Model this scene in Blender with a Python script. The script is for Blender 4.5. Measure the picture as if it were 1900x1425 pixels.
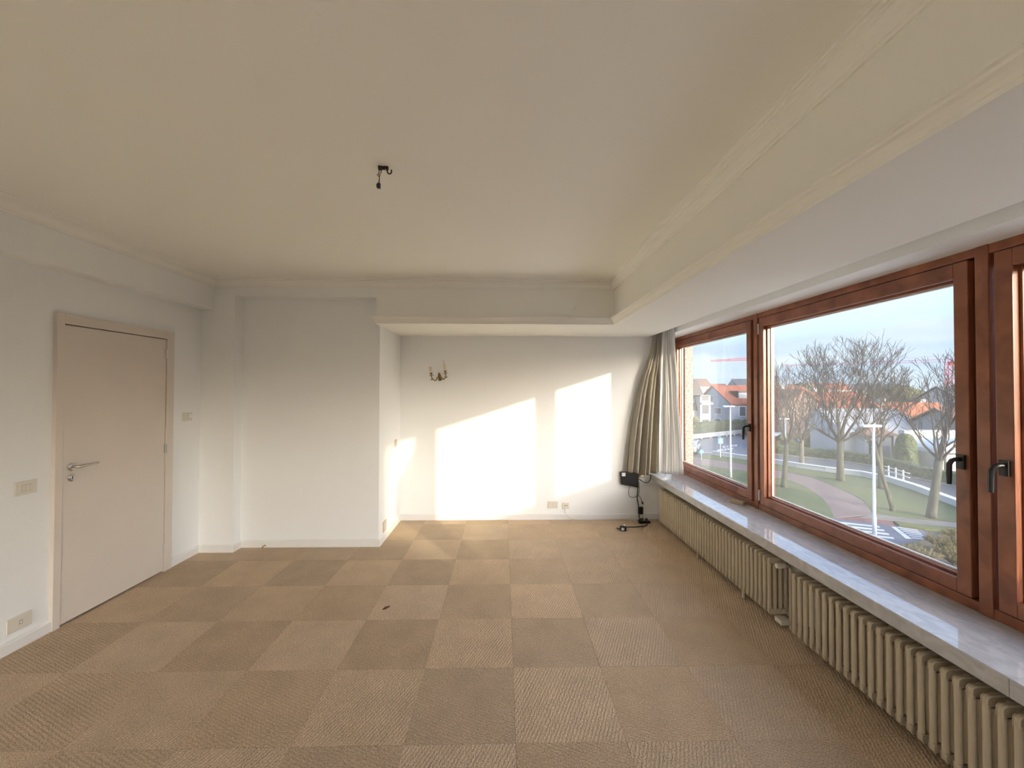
import bpy, bmesh, math, random
from mathutils import Vector, Matrix, Euler

for o in list(bpy.data.objects):
    bpy.data.objects.remove(o, do_unlink=True)
SC = bpy.context.scene
COL = SC.collection
D2R = math.pi / 180.0

# ------------------------------------------------------------------ camera
FPX, YAW, PITCH, ROLL, EYE = 758.05, 1.1847 * D2R, 0.8104 * D2R, 0.1218 * D2R, 1.575
cf = Vector((math.sin(YAW) * math.cos(PITCH), math.cos(YAW) * math.cos(PITCH), math.sin(PITCH)))
cr0 = Vector((math.cos(YAW), -math.sin(YAW), 0))
cu0 = cr0.cross(cf)
cr = cr0 * math.cos(ROLL) + cu0 * math.sin(ROLL)
cu = cu0 * math.cos(ROLL) - cr0 * math.sin(ROLL)
cam_data = bpy.data.cameras.new('camera')
cam_data.sensor_width = 36.0
cam_data.lens = 36.0 * FPX / 1900.0
cam_data.clip_start = 0.03
cam_data.clip_end = 2000
cam = bpy.data.objects.new('camera', cam_data)
COL.objects.link(cam)
M = Matrix(((cr.x, cu.x, -cf.x, 0), (cr.y, cu.y, -cf.y, 0), (cr.z, cu.z, -cf.z, EYE), (0, 0, 0, 1)))
cam.matrix_world = M
SC.camera = cam

# ------------------------------------------------------------------ sky
SKY_STRENGTH = 0.36
world = bpy.data.worlds.new('winter_sky')
SC.world = world
world.use_nodes = True
wn, wl = world.node_tree.nodes, world.node_tree.links
wn.clear()
w_out = wn.new('ShaderNodeOutputWorld')
w_bg = wn.new('ShaderNodeBackground')
w_bg.inputs['Strength'].default_value = SKY_STRENGTH
w_tc = wn.new('ShaderNodeTexCoord')
w_sep = wn.new('ShaderNodeSeparateXYZ')
wl.new(w_tc.outputs['Generated'], w_sep.inputs[0])
w_sky = wn.new('ShaderNodeTexSky')
w_sky.sky_type = 'NISHITA'
w_sky.sun_disc = False
w_sky.sun_elevation = 9.1 * D2R
w_sky.sun_rotation = 151.0 * D2R
w_sky.altitude = 0
w_sky.air_density = 1.0
w_sky.dust_density = 6.0
w_sky.ozone_density = 2.5
w_map = wn.new('ShaderNodeMapping')
w_map.inputs['Scale'].default_value = (1.3, 1.3, 9.0)
w_map.inputs['Rotation'].default_value = (0.05, -0.22, 0.4)
wl.new(w_tc.outputs['Generated'], w_map.inputs['Vector'])
w_noise = wn.new('ShaderNodeTexNoise')
w_noise.inputs['Scale'].default_value = 2.2
w_noise.inputs['Detail'].default_value = 3
w_noise.inputs['Roughness'].default_value = 0.55
wl.new(w_map.outputs[0], w_noise.inputs['Vector'])
w_cr = wn.new('ShaderNodeValToRGB')                 # thin high cloud veil: pale blue with whiter streaks
w_cr.color_ramp.elements[0].position = 0.40
w_cr.color_ramp.elements[0].color = (0.53, 0.69, 0.90, 1)
w_cr.color_ramp.elements[1].position = 0.66
w_cr.color_ramp.elements[1].color = (0.72, 0.81, 0.90, 1)
wl.new(w_noise.outputs['Fac'], w_cr.inputs['Fac'])
w_mix = wn.new('ShaderNodeMixRGB')
w_mix.blend_type = 'LIGHTEN'
w_mix.inputs['Fac'].default_value = 1.0
wl.new(w_cr.outputs['Color'], w_mix.inputs['Color2'])
w_tint = wn.new('ShaderNodeMixRGB')
w_tint.blend_type = 'MULTIPLY'
w_tint.inputs['Fac'].default_value = 1.0
w_tint.inputs['Color2'].default_value = (0.79, 0.83, 0.98, 1)      # cold winter air
w_hs = wn.new('ShaderNodeHueSaturation')
w_hs.inputs['Saturation'].default_value = 0.72
wl.new(w_sky.outputs['Color'], w_hs.inputs['Color'])
wl.new(w_hs.outputs['Color'], w_tint.inputs['Color1'])
wl.new(w_tint.outputs['Color'], w_mix.inputs['Color1'])
wl.new(w_mix.outputs['Color'], w_bg.inputs['Color'])
wl.new(w_bg.outputs[0], w_out.inputs[0])

# ------------------------------------------------------------------ sun (low winter sun, through the windows behind the viewer)
sun_data = bpy.data.lights.new('sun', 'SUN')
sun_data.energy = 1.0
sun_data.color = (1.0, 0.87, 0.62)
sun_data.angle = 0.55 * D2R
sun = bpy.data.objects.new('sun', sun_data)
COL.objects.link(sun)
SUN_DIR = Vector((-0.550, 1.0, -0.182)).normalized()
sun.rotation_euler = SUN_DIR.to_track_quat('-Z', 'Y').to_euler()
sun.location = (8, -14, 6)

# ------------------------------------------------------------------ exposure and light paths
SC.view_settings.view_transform = 'Standard'
SC.view_settings.look = 'None'
SC.view_settings.gamma = 1.0
SC.view_settings.use_curve_mapping = False
SC.view_settings.exposure = 1.8
SC.cycles.max_bounces = 6
SC.cycles.diffuse_bounces = 5
SC.cycles.glossy_bounces = 3
SC.cycles.transmission_bounces = 2
SC.cycles.transparent_max_bounces = 12
SC.cycles.adaptive_threshold = 0.06
SC.cycles.caustics_reflective = False
SC.cycles.caustics_refractive = False

# ================================================================== helpers
def wloc(o):
    v = Vector((0, 0, 0))
    while o is not None:
        v += Vector(o.location)
        o = o.parent
    return v

class MB:
    def __init__(self):
        self.v, self.f = [], []
    def box(self, x0, x1, y0, y1, z0, z1):
        b = len(self.v)
        self.v += [(x0, y0, z0), (x1, y0, z0), (x1, y1, z0), (x0, y1, z0), (x0, y0, z1), (x1, y0, z1), (x1, y1, z1), (x0, y1, z1)]
        self.f += [tuple(b + i for i in q) for q in ((0, 3, 2, 1), (4, 5, 6, 7), (0, 1, 5, 4), (1, 2, 6, 5), (2, 3, 7, 6), (3, 0, 4, 7))]
        return self
    def hexa(self, pts):
        b = len(self.v)
        self.v += [tuple(p) for p in pts]
        self.f += [tuple(b + i for i in q) for q in ((0, 3, 2, 1), (4, 5, 6, 7), (0, 1, 5, 4), (1, 2, 6, 5), (2, 3, 7, 6), (3, 0, 4, 7))]
        return self
    def tube(self, pts, r, n=8, caps=True):
        pts = [Vector(p) for p in pts]
        if not hasattr(r, '__len__'):
            r = [r] * len(pts)
        b = len(self.v)
        up = None
        for i, p in enumerate(pts):
            t = (pts[min(i + 1, len(pts) - 1)] - pts[max(i - 1, 0)])
            if t.length < 1e-9:
                t = Vector((0, 0, 1))
            t.normalize()
            if up is None:
                up = Vector((0, 0, 1)) if abs(t.z) < 0.9 else Vector((1, 0, 0))
            s = t.cross(up)
            if s.length < 1e-6:
                s = t.orthogonal()
            s.normalize()
            up = s.cross(t).normalized()
            for k in range(n):
                a = 2 * math.pi * k / n
                self.v.append(tuple(p + (s * math.cos(a) + up * math.sin(a)) * r[i]))
        for i in range(len(pts) - 1):
            for k in range(n):
                k2 = (k + 1) % n
                self.f.append((b + i * n + k, b + i * n + k2, b + (i + 1) * n + k2, b + (i + 1) * n + k))
        if caps:
            self.f.append(tuple(b + k for k in range(n))[::-1])
            e_ = b + (len(pts) - 1) * n
            self.f.append(tuple(e_ + k for k in range(n)))
        return self
    def lathe(self, prof, c=(0, 0, 0), axis='z', n=16):
        b = len(self.v)
        for (r, h) in prof:
            for k in range(n):
                a = 2 * math.pi * k / n
                x, y = r * math.cos(a), r * math.sin(a)
                if axis == 'z':
                    p = (c[0] + x, c[1] + y, c[2] + h)
                elif axis == 'x':
                    p = (c[0] + h, c[1] + x, c[2] + y)
                else:
                    p = (c[0] + y, c[1] + h, c[2] + x)
                self.v.append(p)
        for i in range(len(prof) - 1):
            for k in range(n):
                k2 = (k + 1) % n
                self.f.append((b + i * n + k, b + i * n + k2, b + (i + 1) * n + k2, b + (i + 1) * n + k))
        self.f.append(tuple(b + k for k in range(n))[::-1])
        e_ = b + (len(prof) - 1) * n
        self.f.append(tuple(e_ + k for k in range(n)))
        return self
    def prism(self, poly, z0, z1, axis='z'):
        n, b = len(poly), len(self.v)
        def mp(u, w, h):
            return (u, w, h) if axis == 'z' else ((h, u, w) if axis == 'x' else (u, h, w))
        for h in (z0, z1):
            self.v += [mp(u, w, h) for (u, w) in poly]
        self.f.append(tuple(b + i for i in range(n))[::-1])
        self.f.append(tuple(b + n + i for i in range(n)))
        for i in range(n):
            j = (i + 1) % n
            self.f.append((b + i, b + j, b + n + j, b + n + i))
        return self
    def rotate(self, mat, c=(0, 0, 0), start=0):
        c = Vector(c)
        for i in range(start, len(self.v)):
            self.v[i] = tuple(mat @ (Vector(self.v[i]) - c) + c)
        return self
    def mesh(self, name, mat, off=(0, 0, 0), smooth=False, bevel=0.0, segs=2):
        me = bpy.data.meshes.new(name)
        ox, oy, oz = off
        me.from_pydata([(x - ox, y - oy, z - oz) for (x, y, z) in self.v], [], self.f)
        bm = bmesh.new()
        bm.from_mesh(me)
        bmesh.ops.recalc_face_normals(bm, faces=bm.faces)
        if bevel > 0:
            ed = [e_ for e_ in bm.edges if len(e_.link_faces) == 2 and e_.calc_face_angle(0) > 0.5]
            bmesh.ops.bevel(bm, geom=ed, offset=bevel, segments=segs, affect='EDGES', profile=0.6, clamp_overlap=True)
        bm.to_mesh(me)
        bm.free()
        if mat is not None:
            me.materials.append(mat)
        if smooth:
            me.polygons.foreach_set('use_smooth', [True] * len(me.polygons))
            me.update()
            if smooth == 'auto':
                try:
                    me.set_sharp_from_angle(angle=0.7)
                except Exception:
                    pass
        return me
    def build(self, name, mat, parent=None, smooth=False, bevel=0.0, local=False, segs=2):
        off = (0, 0, 0) if (parent is None or local) else wloc(parent)
        o = bpy.data.objects.new(name, self.mesh(name, mat, off, smooth, bevel, segs))
        COL.objects.link(o)
        o.parent = parent
        return o

def tag(o, label=None, cat=None, group=None, kind=None):
    if label: o['label'] = label
    if cat: o['category'] = cat
    if group: o['group'] = group
    if kind: o['kind'] = kind
    return o

def empty(name, loc, label, cat, rz=0.0, group=None, kind=None):
    o = bpy.data.objects.new(name, None)
    COL.objects.link(o)
    o.location = loc
    o.rotation_euler = (0, 0, rz)
    o.empty_display_size = 0.05
    return tag(o, label, cat, group, kind)

def inst(name, me, parent, loc, rz=0.0):
    o = bpy.data.objects.new(name, me)
    COL.objects.link(o)
    o.parent = parent
    o.location = loc
    o.rotation_euler = (0, 0, rz)
    return o

# ------------------------------------------------------------------ materials
MATS = {}
def mat(name, color, rough=0.6, metal=0.0, var=0.0, vscale=6.0, bump=0.0, bscale=200.0, spec=0.5, stretch=(1, 1, 1), detail=4, color2=None, lo=0.35, hi=0.65, coat=0.0, bdist=0.002):
    m = bpy.data.materials.new(name)
    m.use_nodes = True
    n, l = m.node_tree.nodes, m.node_tree.links
    p = n['Principled BSDF']
    p.inputs['Base Color'].default_value = (*color, 1)
    p.inputs['Roughness'].default_value = rough
    p.inputs['Metallic'].default_value = metal
    p.inputs['Specular IOR Level'].default_value = spec
    if coat:
        p.inputs['Coat Weight'].default_value = coat
        p.inputs['Coat Roughness'].default_value = 0.12
    tc = n.new('ShaderNodeTexCoord')
    mp = n.new('ShaderNodeMapping')
    mp.inputs['Scale'].default_value = stretch
    l.new(tc.outputs['Object'], mp.inputs['Vector'])
    if var > 0 or color2:
        t = n.new('ShaderNodeTexNoise')
        t.inputs['Scale'].default_value = vscale
        t.inputs['Detail'].default_value = detail
        l.new(mp.outputs[0], t.inputs['Vector'])
        r = n.new('ShaderNodeValToRGB')
        c2 = color2 if color2 else tuple(c * (1 - var) for c in color)
        r.color_ramp.elements[0].position = lo
        r.color_ramp.elements[0].color = (*c2, 1)
        r.color_ramp.elements[1].position = hi
        r.color_ramp.elements[1].color = (*color, 1)
        l.new(t.outputs['Fac'], r.inputs['Fac'])
        l.new(r.outputs['Color'], p.inputs['Base Color'])
    if bump > 0:
        t2 = n.new('ShaderNodeTexNoise')
        t2.inputs['Scale'].default_value = bscale
        t2.inputs['Detail'].default_value = 1
        l.new(mp.outputs[0], t2.inputs['Vector'])
        b = n.new('ShaderNodeBump')
        b.inputs['Strength'].default_value = bump
        b.inputs['Distance'].default_value = bdist
        l.new(t2.outputs['Fac'], b.inputs['Height'])
        l.new(b.outputs['Normal'], p.inputs['Normal'])
    MATS[name] = m
    return m

WALL = mat('wall_paint', (0.92, 0.925, 0.91), 0.75, bump=0.35, bscale=110, spec=0.2, bdist=0.0025)
CEIL = mat('ceiling_paint', (0.93, 0.915, 0.85), 0.8, bump=0.12, bscale=160, spec=0.2)
TRIM = mat('white_trim', (0.86, 0.85, 0.82), 0.45, var=0.02, spec=0.4)
DOORP = mat('cream_door_paint', (0.77, 0.69, 0.61), 0.42, var=0.03, vscale=4, spec=0.4)
PLATE = mat('cream_plastic', (0.76, 0.72, 0.62), 0.35, var=0.02)
PLATE2 = mat('pink_cream_plastic', (0.70, 0.55, 0.42), 0.4, var=0.02)
DARKHOLE = mat('dark_hole_shade', (0.02, 0.018, 0.016), 0.5, var=0.1)  # near-black colour stands for the shade inside holes and gaps
BLACK = mat('black_plastic', (0.012, 0.012, 0.013), 0.35, var=0.1)
STICKER = mat('white_sticker', (0.8, 0.8, 0.8), 0.5, var=0.12, vscale=90, lo=0.45, hi=0.5)
STEEL = mat('brushed_steel', (0.62, 0.60, 0.57), 0.25, 1.0, var=0.08, vscale=40)
BRASS = mat('aged_brass', (0.36, 0.24, 0.09), 0.35, 1.0, var=0.4, vscale=60)
RUST = mat('rusty_hook_iron', (0.07, 0.045, 0.03), 0.6, 0.6, var=0.4, vscale=80)
WIRE = mat('old_wire_sheath', (0.20, 0.15, 0.09), 0.6, var=0.3, vscale=90)
CANDLE = mat('candle_sleeve_plastic', (0.78, 0.68, 0.55), 0.5, var=0.05)
BULB = mat('frosted_bulb_glass', (0.86, 0.85, 0.80), 0.2, var=0.03)
RADP = mat('radiator_enamel', (0.66, 0.57, 0.43), 0.42, var=0.08, vscale=9, bump=0.1, bscale=120, spec=0.4)
VALVE = mat('valve_plastic', (0.76, 0.71, 0.62), 0.4, var=0.03)
WHITECABLE = mat('white_cable', (0.72, 0.66, 0.56), 0.5, var=0.05)
BEIGE = mat('beige_curtain_cloth', (0.36, 0.325, 0.262), 0.85, var=0.10, vscale=14, bump=0.25, bscale=500, spec=0.15)
BLOCKW = mat('raw_wood_block', (0.52, 0.38, 0.24), 0.7, var=0.3, vscale=30, stretch=(1, 6, 6))
DEBRIS = mat('dead_leaf', (0.10, 0.06, 0.03), 0.8, var=0.3)
GALV = mat('galvanised_white', (0.62, 0.64, 0.65), 0.4, var=0.05)
GASKET = mat('white_glass_gasket', (0.82, 0.80, 0.76), 0.5, var=0.03)
ZINC = mat('aluminium_hinge', (0.75, 0.73, 0.70), 0.3, 0.7, var=0.05)

# carpet: ribbed needle felt; each tile has its own tone
def carpet_material():
    m = bpy.data.materials.new('ribbed_carpet')
    m.use_nodes = True
    n, l = m.node_tree.nodes, m.node_tree.links
    p = n['Principled BSDF']
    p.inputs['Roughness'].default_value = 0.95
    p.inputs['Specular IOR Level'].default_value = 0.1
    try:
        p.inputs['Sheen Weight'].default_value = 0.12
        p.inputs['Sheen Roughness'].default_value = 0.5
    except Exception:
        pass
    tc = n.new('ShaderNodeTexCoord')
    oi = n.new('ShaderNodeObjectInfo')
    add = n.new('ShaderNodeVectorMath'); add.operation = 'ADD'
    sc = n.new('ShaderNodeVectorMath'); sc.operation = 'SCALE'
    comb = n.new('ShaderNodeCombineXYZ')
    l.new(oi.outputs['Random'], comb.inputs[0]); l.new(oi.outputs['Random'], comb.inputs[1])
    l.new(comb.outputs[0], sc.inputs[0]); sc.inputs['Scale'].default_value = 7.0
    l.new(tc.outputs['Object'], add.inputs[0]); l.new(sc.outputs[0], add.inputs[1])
    # ribs run with a slight waver along local y
    mp = n.new('ShaderNodeMapping')
    mp.inputs['Rotation'].default_value = (0, 0, 0.42)
    l.new(add.outputs[0], mp.inputs['Vector'])
    wv = n.new('ShaderNodeTexWave')
    wv.wave_type = 'BANDS'; wv.bands_direction = 'X'
    wv.inputs['Scale'].default_value = 19
    wv.inputs['Distortion'].default_value = 4.5
    wv.inputs['Detail'].default_value = 2
    wv.inputs['Detail Scale'].default_value = 3.5
    l.new(mp.outputs[0], wv.inputs['Vector'])
    fn = n.new('ShaderNodeTexNoise')
    fn.inputs['Scale'].default_value = 190; fn.inputs['Detail'].default_value = 2
    l.new(add.outputs[0], fn.inputs['Vector'])
    bn = n.new('ShaderNodeTexNoise')
    bn.inputs['Scale'].default_value = 5; bn.inputs['Detail'].default_value = 3
    l.new(add.outputs[0], bn.inputs['Vector'])
    # colour = tile tone * (rib * speckle)
    mr = n.new('ShaderNodeMapRange')
    mr.inputs['To Min'].default_value = 0.90; mr.inputs['To Max'].default_value = 1.07
    l.new(wv.outputs['Fac'], mr.inputs['Value'])
    mr2 = n.new('ShaderNodeMapRange')
    mr2.inputs['From Min'].default_value = 0.25; mr2.inputs['From Max'].default_value = 0.75
    mr2.inputs['To Min'].default_value = 0.48; mr2.inputs['To Max'].default_value = 1.48
    l.new(fn.outputs['Fac'], mr2.inputs['Value'])
    mr3 = n.new('ShaderNodeMapRange')
    mr3.inputs['From Min'].default_value = 0.3; mr3.inputs['From Max'].default_value = 0.7
    mr3.inputs['To Min'].default_value = 0.93; mr3.inputs['To Max'].default_value = 1.07
    l.new(bn.outputs['Fac'], mr3.inputs['Value'])
    m1 = n.new('ShaderNodeMath'); m1.operation = 'MULTIPLY'
    m2 = n.new('ShaderNodeMath'); m2.operation = 'MULTIPLY'
    l.new(mr.outputs[0], m1.inputs[0]); l.new(mr2.outputs[0], m1.inputs[1])
    l.new(m1.outputs[0], m2.inputs[0]); l.new(mr3.outputs[0], m2.inputs[1])
    vm = n.new('ShaderNodeVectorMath'); vm.operation = 'SCALE'
    l.new(oi.outputs['Color'], vm.inputs[0]); l.new(m2.outputs[0], vm.inputs['Scale'])
    l.new(vm.outputs[0], p.inputs['Base Color'])
    am = n.new('ShaderNodeMath'); am.operation = 'MULTIPLY_ADD'
    am.inputs[1].default_value = 0.6
    l.new(fn.outputs['Fac'], am.inputs[0]); l.new(wv.outputs['Fac'], am.inputs[2])
    b = n.new('ShaderNodeBump')
    b.inputs['Strength'].default_value = 0.7; b.inputs['Distance'].default_value = 0.004
    l.new(am.outputs[0], b.inputs['Height'])
    l.new(b.outputs['Normal'], p.inputs['Normal'])
    return m
CARPET = carpet_material()

def wood_material():
    m = bpy.data.materials.new('red_brown_hardwood')
    m.use_nodes = True
    n, l = m.node_tree.nodes, m.node_tree.links
    p = n['Principled BSDF']
    p.inputs['Roughness'].default_value = 0.38
    p.inputs['Coat Weight'].default_value = 0.25
    p.inputs['Coat Roughness'].default_value = 0.2
    tc = n.new('ShaderNodeTexCoord')
    mp = n.new('ShaderNodeMapping')
    mp.inputs['Scale'].default_value = (40, 2.2, 2.2)
    l.new(tc.outputs['Object'], mp.inputs['Vector'])
    t = n.new('ShaderNodeTexNoise')
    t.inputs['Scale'].default_value = 3; t.inputs['Detail'].default_value = 6; t.inputs['Distortion'].default_value = 0.6
    l.new(mp.outputs[0], t.inputs['Vector'])
    r = n.new('ShaderNodeValToRGB')
    r.color_ramp.elements[0].position = 0.3; r.color_ramp.elements[0].color = (0.17, 0.052, 0.024, 1)
    r.color_ramp.elements[1].position = 0.72; r.color_ramp.elements[1].color = (0.37, 0.130, 0.060, 1)
    l.new(t.outputs['Fac'], r.inputs['Fac'])
    l.new(r.outputs['Color'], p.inputs['Base Color'])
    b = n.new('ShaderNodeBump'); b.inputs['Strength'].default_value = 0.08; b.inputs['Distance'].default_value = 0.001
    l.new(t.outputs['Fac'], b.inputs['Height']); l.new(b.outputs['Normal'], p.inputs['Normal'])
    return m
WOOD = wood_material()

def marble_material():
    m = bpy.data.materials.new('grey_veined_marble')
    m.use_nodes = True
    n, l = m.node_tree.nodes, m.node_tree.links
    p = n['Principled BSDF']
    p.inputs['Roughness'].default_value = 0.05
    p.inputs['Specular IOR Level'].default_value = 0.6
    tc = n.new('ShaderNodeTexCoord')
    mp = n.new('ShaderNodeMapping'); mp.inputs['Scale'].default_value = (1.6, 0.8, 1.2); mp.inputs['Rotation'].default_value = (0, 0, 0.5)
    l.new(tc.outputs['Object'], mp.inputs['Vector'])
    t = n.new('ShaderNodeTexNoise'); t.inputs['Scale'].default_value = 9; t.inputs['Detail'].default_value = 9; t.inputs['Roughness'].default_value = 0.62; t.inputs['Distortion'].default_value = 1.6
    l.new(mp.outputs[0], t.inputs['Vector'])
    r = n.new('ShaderNodeValToRGB')
    r.color_ramp.elements[0].position = 0.30; r.color_ramp.elements[0].color = (0.45, 0.45, 0.455, 1)
    r.color_ramp.elements[1].position = 0.62; r.color_ramp.elements[1].color = (0.60, 0.60, 0.605, 1)
    e_ = r.color_ramp.elements.new(0.47); e_.color = (0.52, 0.52, 0.53, 1)
    l.new(t.outputs['Fac'], r.inputs['Fac']); l.new(r.outputs['Color'], p.inputs['Base Color'])
    return m
MARBLE = marble_material()

def glass_material(name, dirt=0.03, base=0.035, tint=(0.97, 0.985, 0.98)):
    m = bpy.data.materials.new(name)
    m.use_nodes = True
    n, l = m.node_tree.nodes, m.node_tree.links
    n.remove(n['Principled BSDF'])
    out = n['Material Output']
    tr = n.new('ShaderNodeBsdfTransparent'); tr.inputs[0].default_value = (*tint, 1)
    gl = n.new('ShaderNodeBsdfGlossy'); gl.inputs['Roughness'].default_value = 0.01
    lw = n.new('ShaderNodeLayerWeight'); lw.inputs['Blend'].default_value = 0.5
    pw = n.new('ShaderNodeMath'); pw.operation = 'POWER'; pw.inputs[1].default_value = 5.0
    l.new(lw.outputs['Facing'], pw.inputs[0])
    ma = n.new('ShaderNodeMath'); ma.operation = 'MULTIPLY_ADD'; ma.inputs[1].default_value = 0.75; ma.inputs[2].default_value = base
    l.new(pw.outputs[0], ma.inputs[0])
    mx = n.new('ShaderNodeMixShader')
    l.new(ma.outputs[0], mx.inputs['Fac']); l.new(tr.outputs[0], mx.inputs[1]); l.new(gl.outputs[0], mx.inputs[2])
    df = n.new('ShaderNodeBsdfTranslucent'); df.inputs[0].default_value = (0.9, 0.9, 0.85, 1)
    no = n.new('ShaderNodeTexNoise'); no.inputs['Scale'].default_value = 2.5; no.inputs['Detail'].default_value = 4
    mr = n.new('ShaderNodeMath'); mr.operation = 'MULTIPLY'; mr.inputs[1].default_value = dirt * 2
    l.new(no.outputs['Fac'], mr.inputs[0])
    mx2 = n.new('ShaderNodeMixShader')
    l.new(mr.outputs[0], mx2.inputs['Fac']); l.new(mx.outputs[0], mx2.inputs[1]); l.new(df.outputs[0], mx2.inputs[2])
    l.new(mx2.outputs[0], out.inputs['Surface'])
    return m
GLASS = glass_material('window_glass')

def sheer_material():
    m = bpy.data.materials.new('white_voile')
    m.use_nodes = True
    n, l = m.node_tree.nodes, m.node_tree.links
    n.remove(n['Principled BSDF'])
    out = n['Material Output']
    df = n.new('ShaderNodeBsdfDiffuse'); df.inputs[0].default_value = (0.95, 0.94, 0.93, 1)
    tl = n.new('ShaderNodeBsdfTranslucent'); tl.inputs[0].default_value = (0.96, 0.95, 0.93, 1)
    tp = n.new('ShaderNodeBsdfTransparent')
    wv = n.new('ShaderNodeTexNoise'); wv.inputs['Scale'].default_value = 160
    m1 = n.new('ShaderNodeMixShader'); m1.inputs['Fac'].default_value = 0.5
    l.new(df.outputs[0], m1.inputs[1]); l.new(tl.outputs[0], m1.inputs[2])
    mr = n.new('ShaderNodeMapRange'); mr.inputs['To Min'].default_value = 0.05; mr.inputs['To Max'].default_value = 0.2
    l.new(wv.outputs['Fac'], mr.inputs['Value'])
    m2 = n.new('ShaderNodeMixShader')
    l.new(mr.outputs[0], m2.inputs['Fac']); l.new(m1.outputs[0], m2.inputs[1]); l.new(tp.outputs[0], m2.inputs[2])
    l.new(m2.outputs[0], out.inputs['Surface'])
    return m
SHEER = sheer_material()

# ================================================================== room measures
XL, XN, XP = -2.946, -1.253, -2.622
XF, XS, ZS = 2.195, 1.80, 0.552
Y0, Y1, Y2 = 4.982, 4.153, 4.033
YB = -3.6
ZC, ZSOF = 2.65, 2.228
XD = 1.10           # face of the dropped soffit
XE = 1.785          # its edge at the curtain slot
XBL = -2.82         # face of the left beam
ZBL = 2.352
DY0, DY1, DZ = 2.731, 3.682, 2.077      # outside of the door casing

# ================================================================== structure
fl = MB().box(XL - 0.15, 2.3, YB - 0.15, 5.25, -0.2, -0.012).build('floor', mat('screed', (0.10, 0.075, 0.05), 0.9, var=0.2))
tag(fl, 'brown ribbed carpet tile floor of the empty room', 'floor', kind='structure')
TS, TX, TY = 0.496, 0.058, 1.841
random.seed(11)
rects = [(XL, 1.99, YB, Y2), (XP, 1.99, Y2, Y1), (XN, 1.99, Y1, Y0)]
full_tile = MB().box(-TS / 2 + 0.0004, TS / 2 - 0.0004, -TS / 2 + 0.0004, TS / 2 - 0.0004, -0.012, 0.0).mesh('carpet_tile', CARPET, bevel=0.0008, segs=1)
for i in range(-7, 5):
    for j in range(-12, 8):
        x0, y0 = TX + i * TS, TY + j * TS
        pieces = []
        for (a, b, c, d) in rects:
            u0, u1, w0, w1 = max(a, x0), min(b, x0 + TS), max(c, y0), min(d, y0 + TS)
            if u1 - u0 > 0.004 and w1 - w0 > 0.004:
                pieces.append((u0, u1, w0, w1))
        if not pieces:
            continue
        area = sum((p[1] - p[0]) * (p[3] - p[2]) for p in pieces)
        cx, cy = x0 + TS / 2, y0 + TS / 2
        quarter = (i + j + 1) % 2
        rz = (0 if quarter else math.pi / 2)
        if area > TS * TS * 0.999:
            me, rot = full_tile, rz + math.pi * random.randint(0, 1)
        else:
            mb = MB()
            for p in pieces:
                mb.box(p[0] + 0.0008 - cx, p[1] - 0.0008 - cx, p[2] + 0.0008 - cy, p[3] - 0.0008 - cy, -0.012, 0.0)
            me, rot = mb.mesh('carpet_tile', CARPET), 0.0
        o = inst('carpet_tile', me, fl, (cx, cy, random.uniform(-0.0008, 0.0008)), rot)
        tone = (1.0 if quarter else 0.87) * random.uniform(0.95, 1.05)  # turned tiles darker: the sheen of their pile put into the colour
        if i >= 1:                       # less contrast between tiles on the window side
            tone = (0.96 if quarter else 0.91) * random.uniform(0.97, 1.03)
        w = random.uniform(-0.01, 0.01)
        o.color = ((0.60 + w) * tone, 0.445 * tone, (0.295 - w) * tone, 1)

cl = MB().box(XL - 0.15, 2.4, YB - 0.15, 5.25, ZC, ZC + 0.12).build('ceiling', CEIL)
tag(cl, 'plain cream plastered ceiling', 'ceiling', kind='structure')

HY0, HY1, HZ = DY0 + 0.03, DY1 - 0.04, DZ - 0.045    # door opening
mb = MB()
mb.box(XL - 0.15, XL, YB, HY0, 0, ZC).box(XL - 0.15, XL, HY1, 5.25, 0, ZC).box(XL - 0.15, XL, HY0, HY1, HZ, ZC)
tag(mb.build('wall_left', WALL), 'white plastered wall holding the cream door', 'wall', kind='structure')
tag(MB().box(XL, XP, Y2, 5.2, 0, ZC).build('pillar', WALL), 'narrow white pillar in the corner beside the door wall', 'pillar', kind='structure')
mb = MB().box(XP, XN, Y1, 5.2, 0, ZC)
tag(mb.build('wall_back_panel', WALL), 'white wall panel between the pillar and the sunlit niche', 'wall', kind='structure')
tag(MB().box(XN, 2.06, Y0, 5.2, 0, ZC).build('wall_back', WALL), 'white back wall of the niche with sun patches', 'wall', kind='structure')
tag(MB().box(XP, XN, Y2, Y1, 2.482, ZC).build('beam_recess', WALL), 'shallow white beam over the recessed wall panel', 'beam', kind='structure')
mb = MB().box(XN, XE, Y2, Y0, ZSOF, ZC).box(XD, XE, YB, Y2, ZSOF, ZC)
tag(mb.build('soffit', CEIL), 'dropped cream soffit running over the niche and along the window', 'soffit', kind='structure')
tag(MB().box(XL, XBL, YB, Y2, ZBL, ZC).build('beam_left', WALL), 'long white beam under the ceiling above the door', 'beam', kind='structure')
FX0, FX1, FZA, FZB = -2.75, -0.35, 0.35, 2.10      # unseen window added in the end wall to brighten the room
mb = MB().box(XL - 0.15, FX0, YB - 0.15, YB, 0, ZC).box(FX1, 2.4, YB - 0.15, YB, 0, ZC).box(FX0, FX1, YB - 0.15, YB, 0, FZA).box(FX0, FX1, YB - 0.15, YB, FZB, ZC)
tag(mb.build('wall_front', WALL), 'white wall at the end of the room out of view', 'wall', kind='structure')
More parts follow.
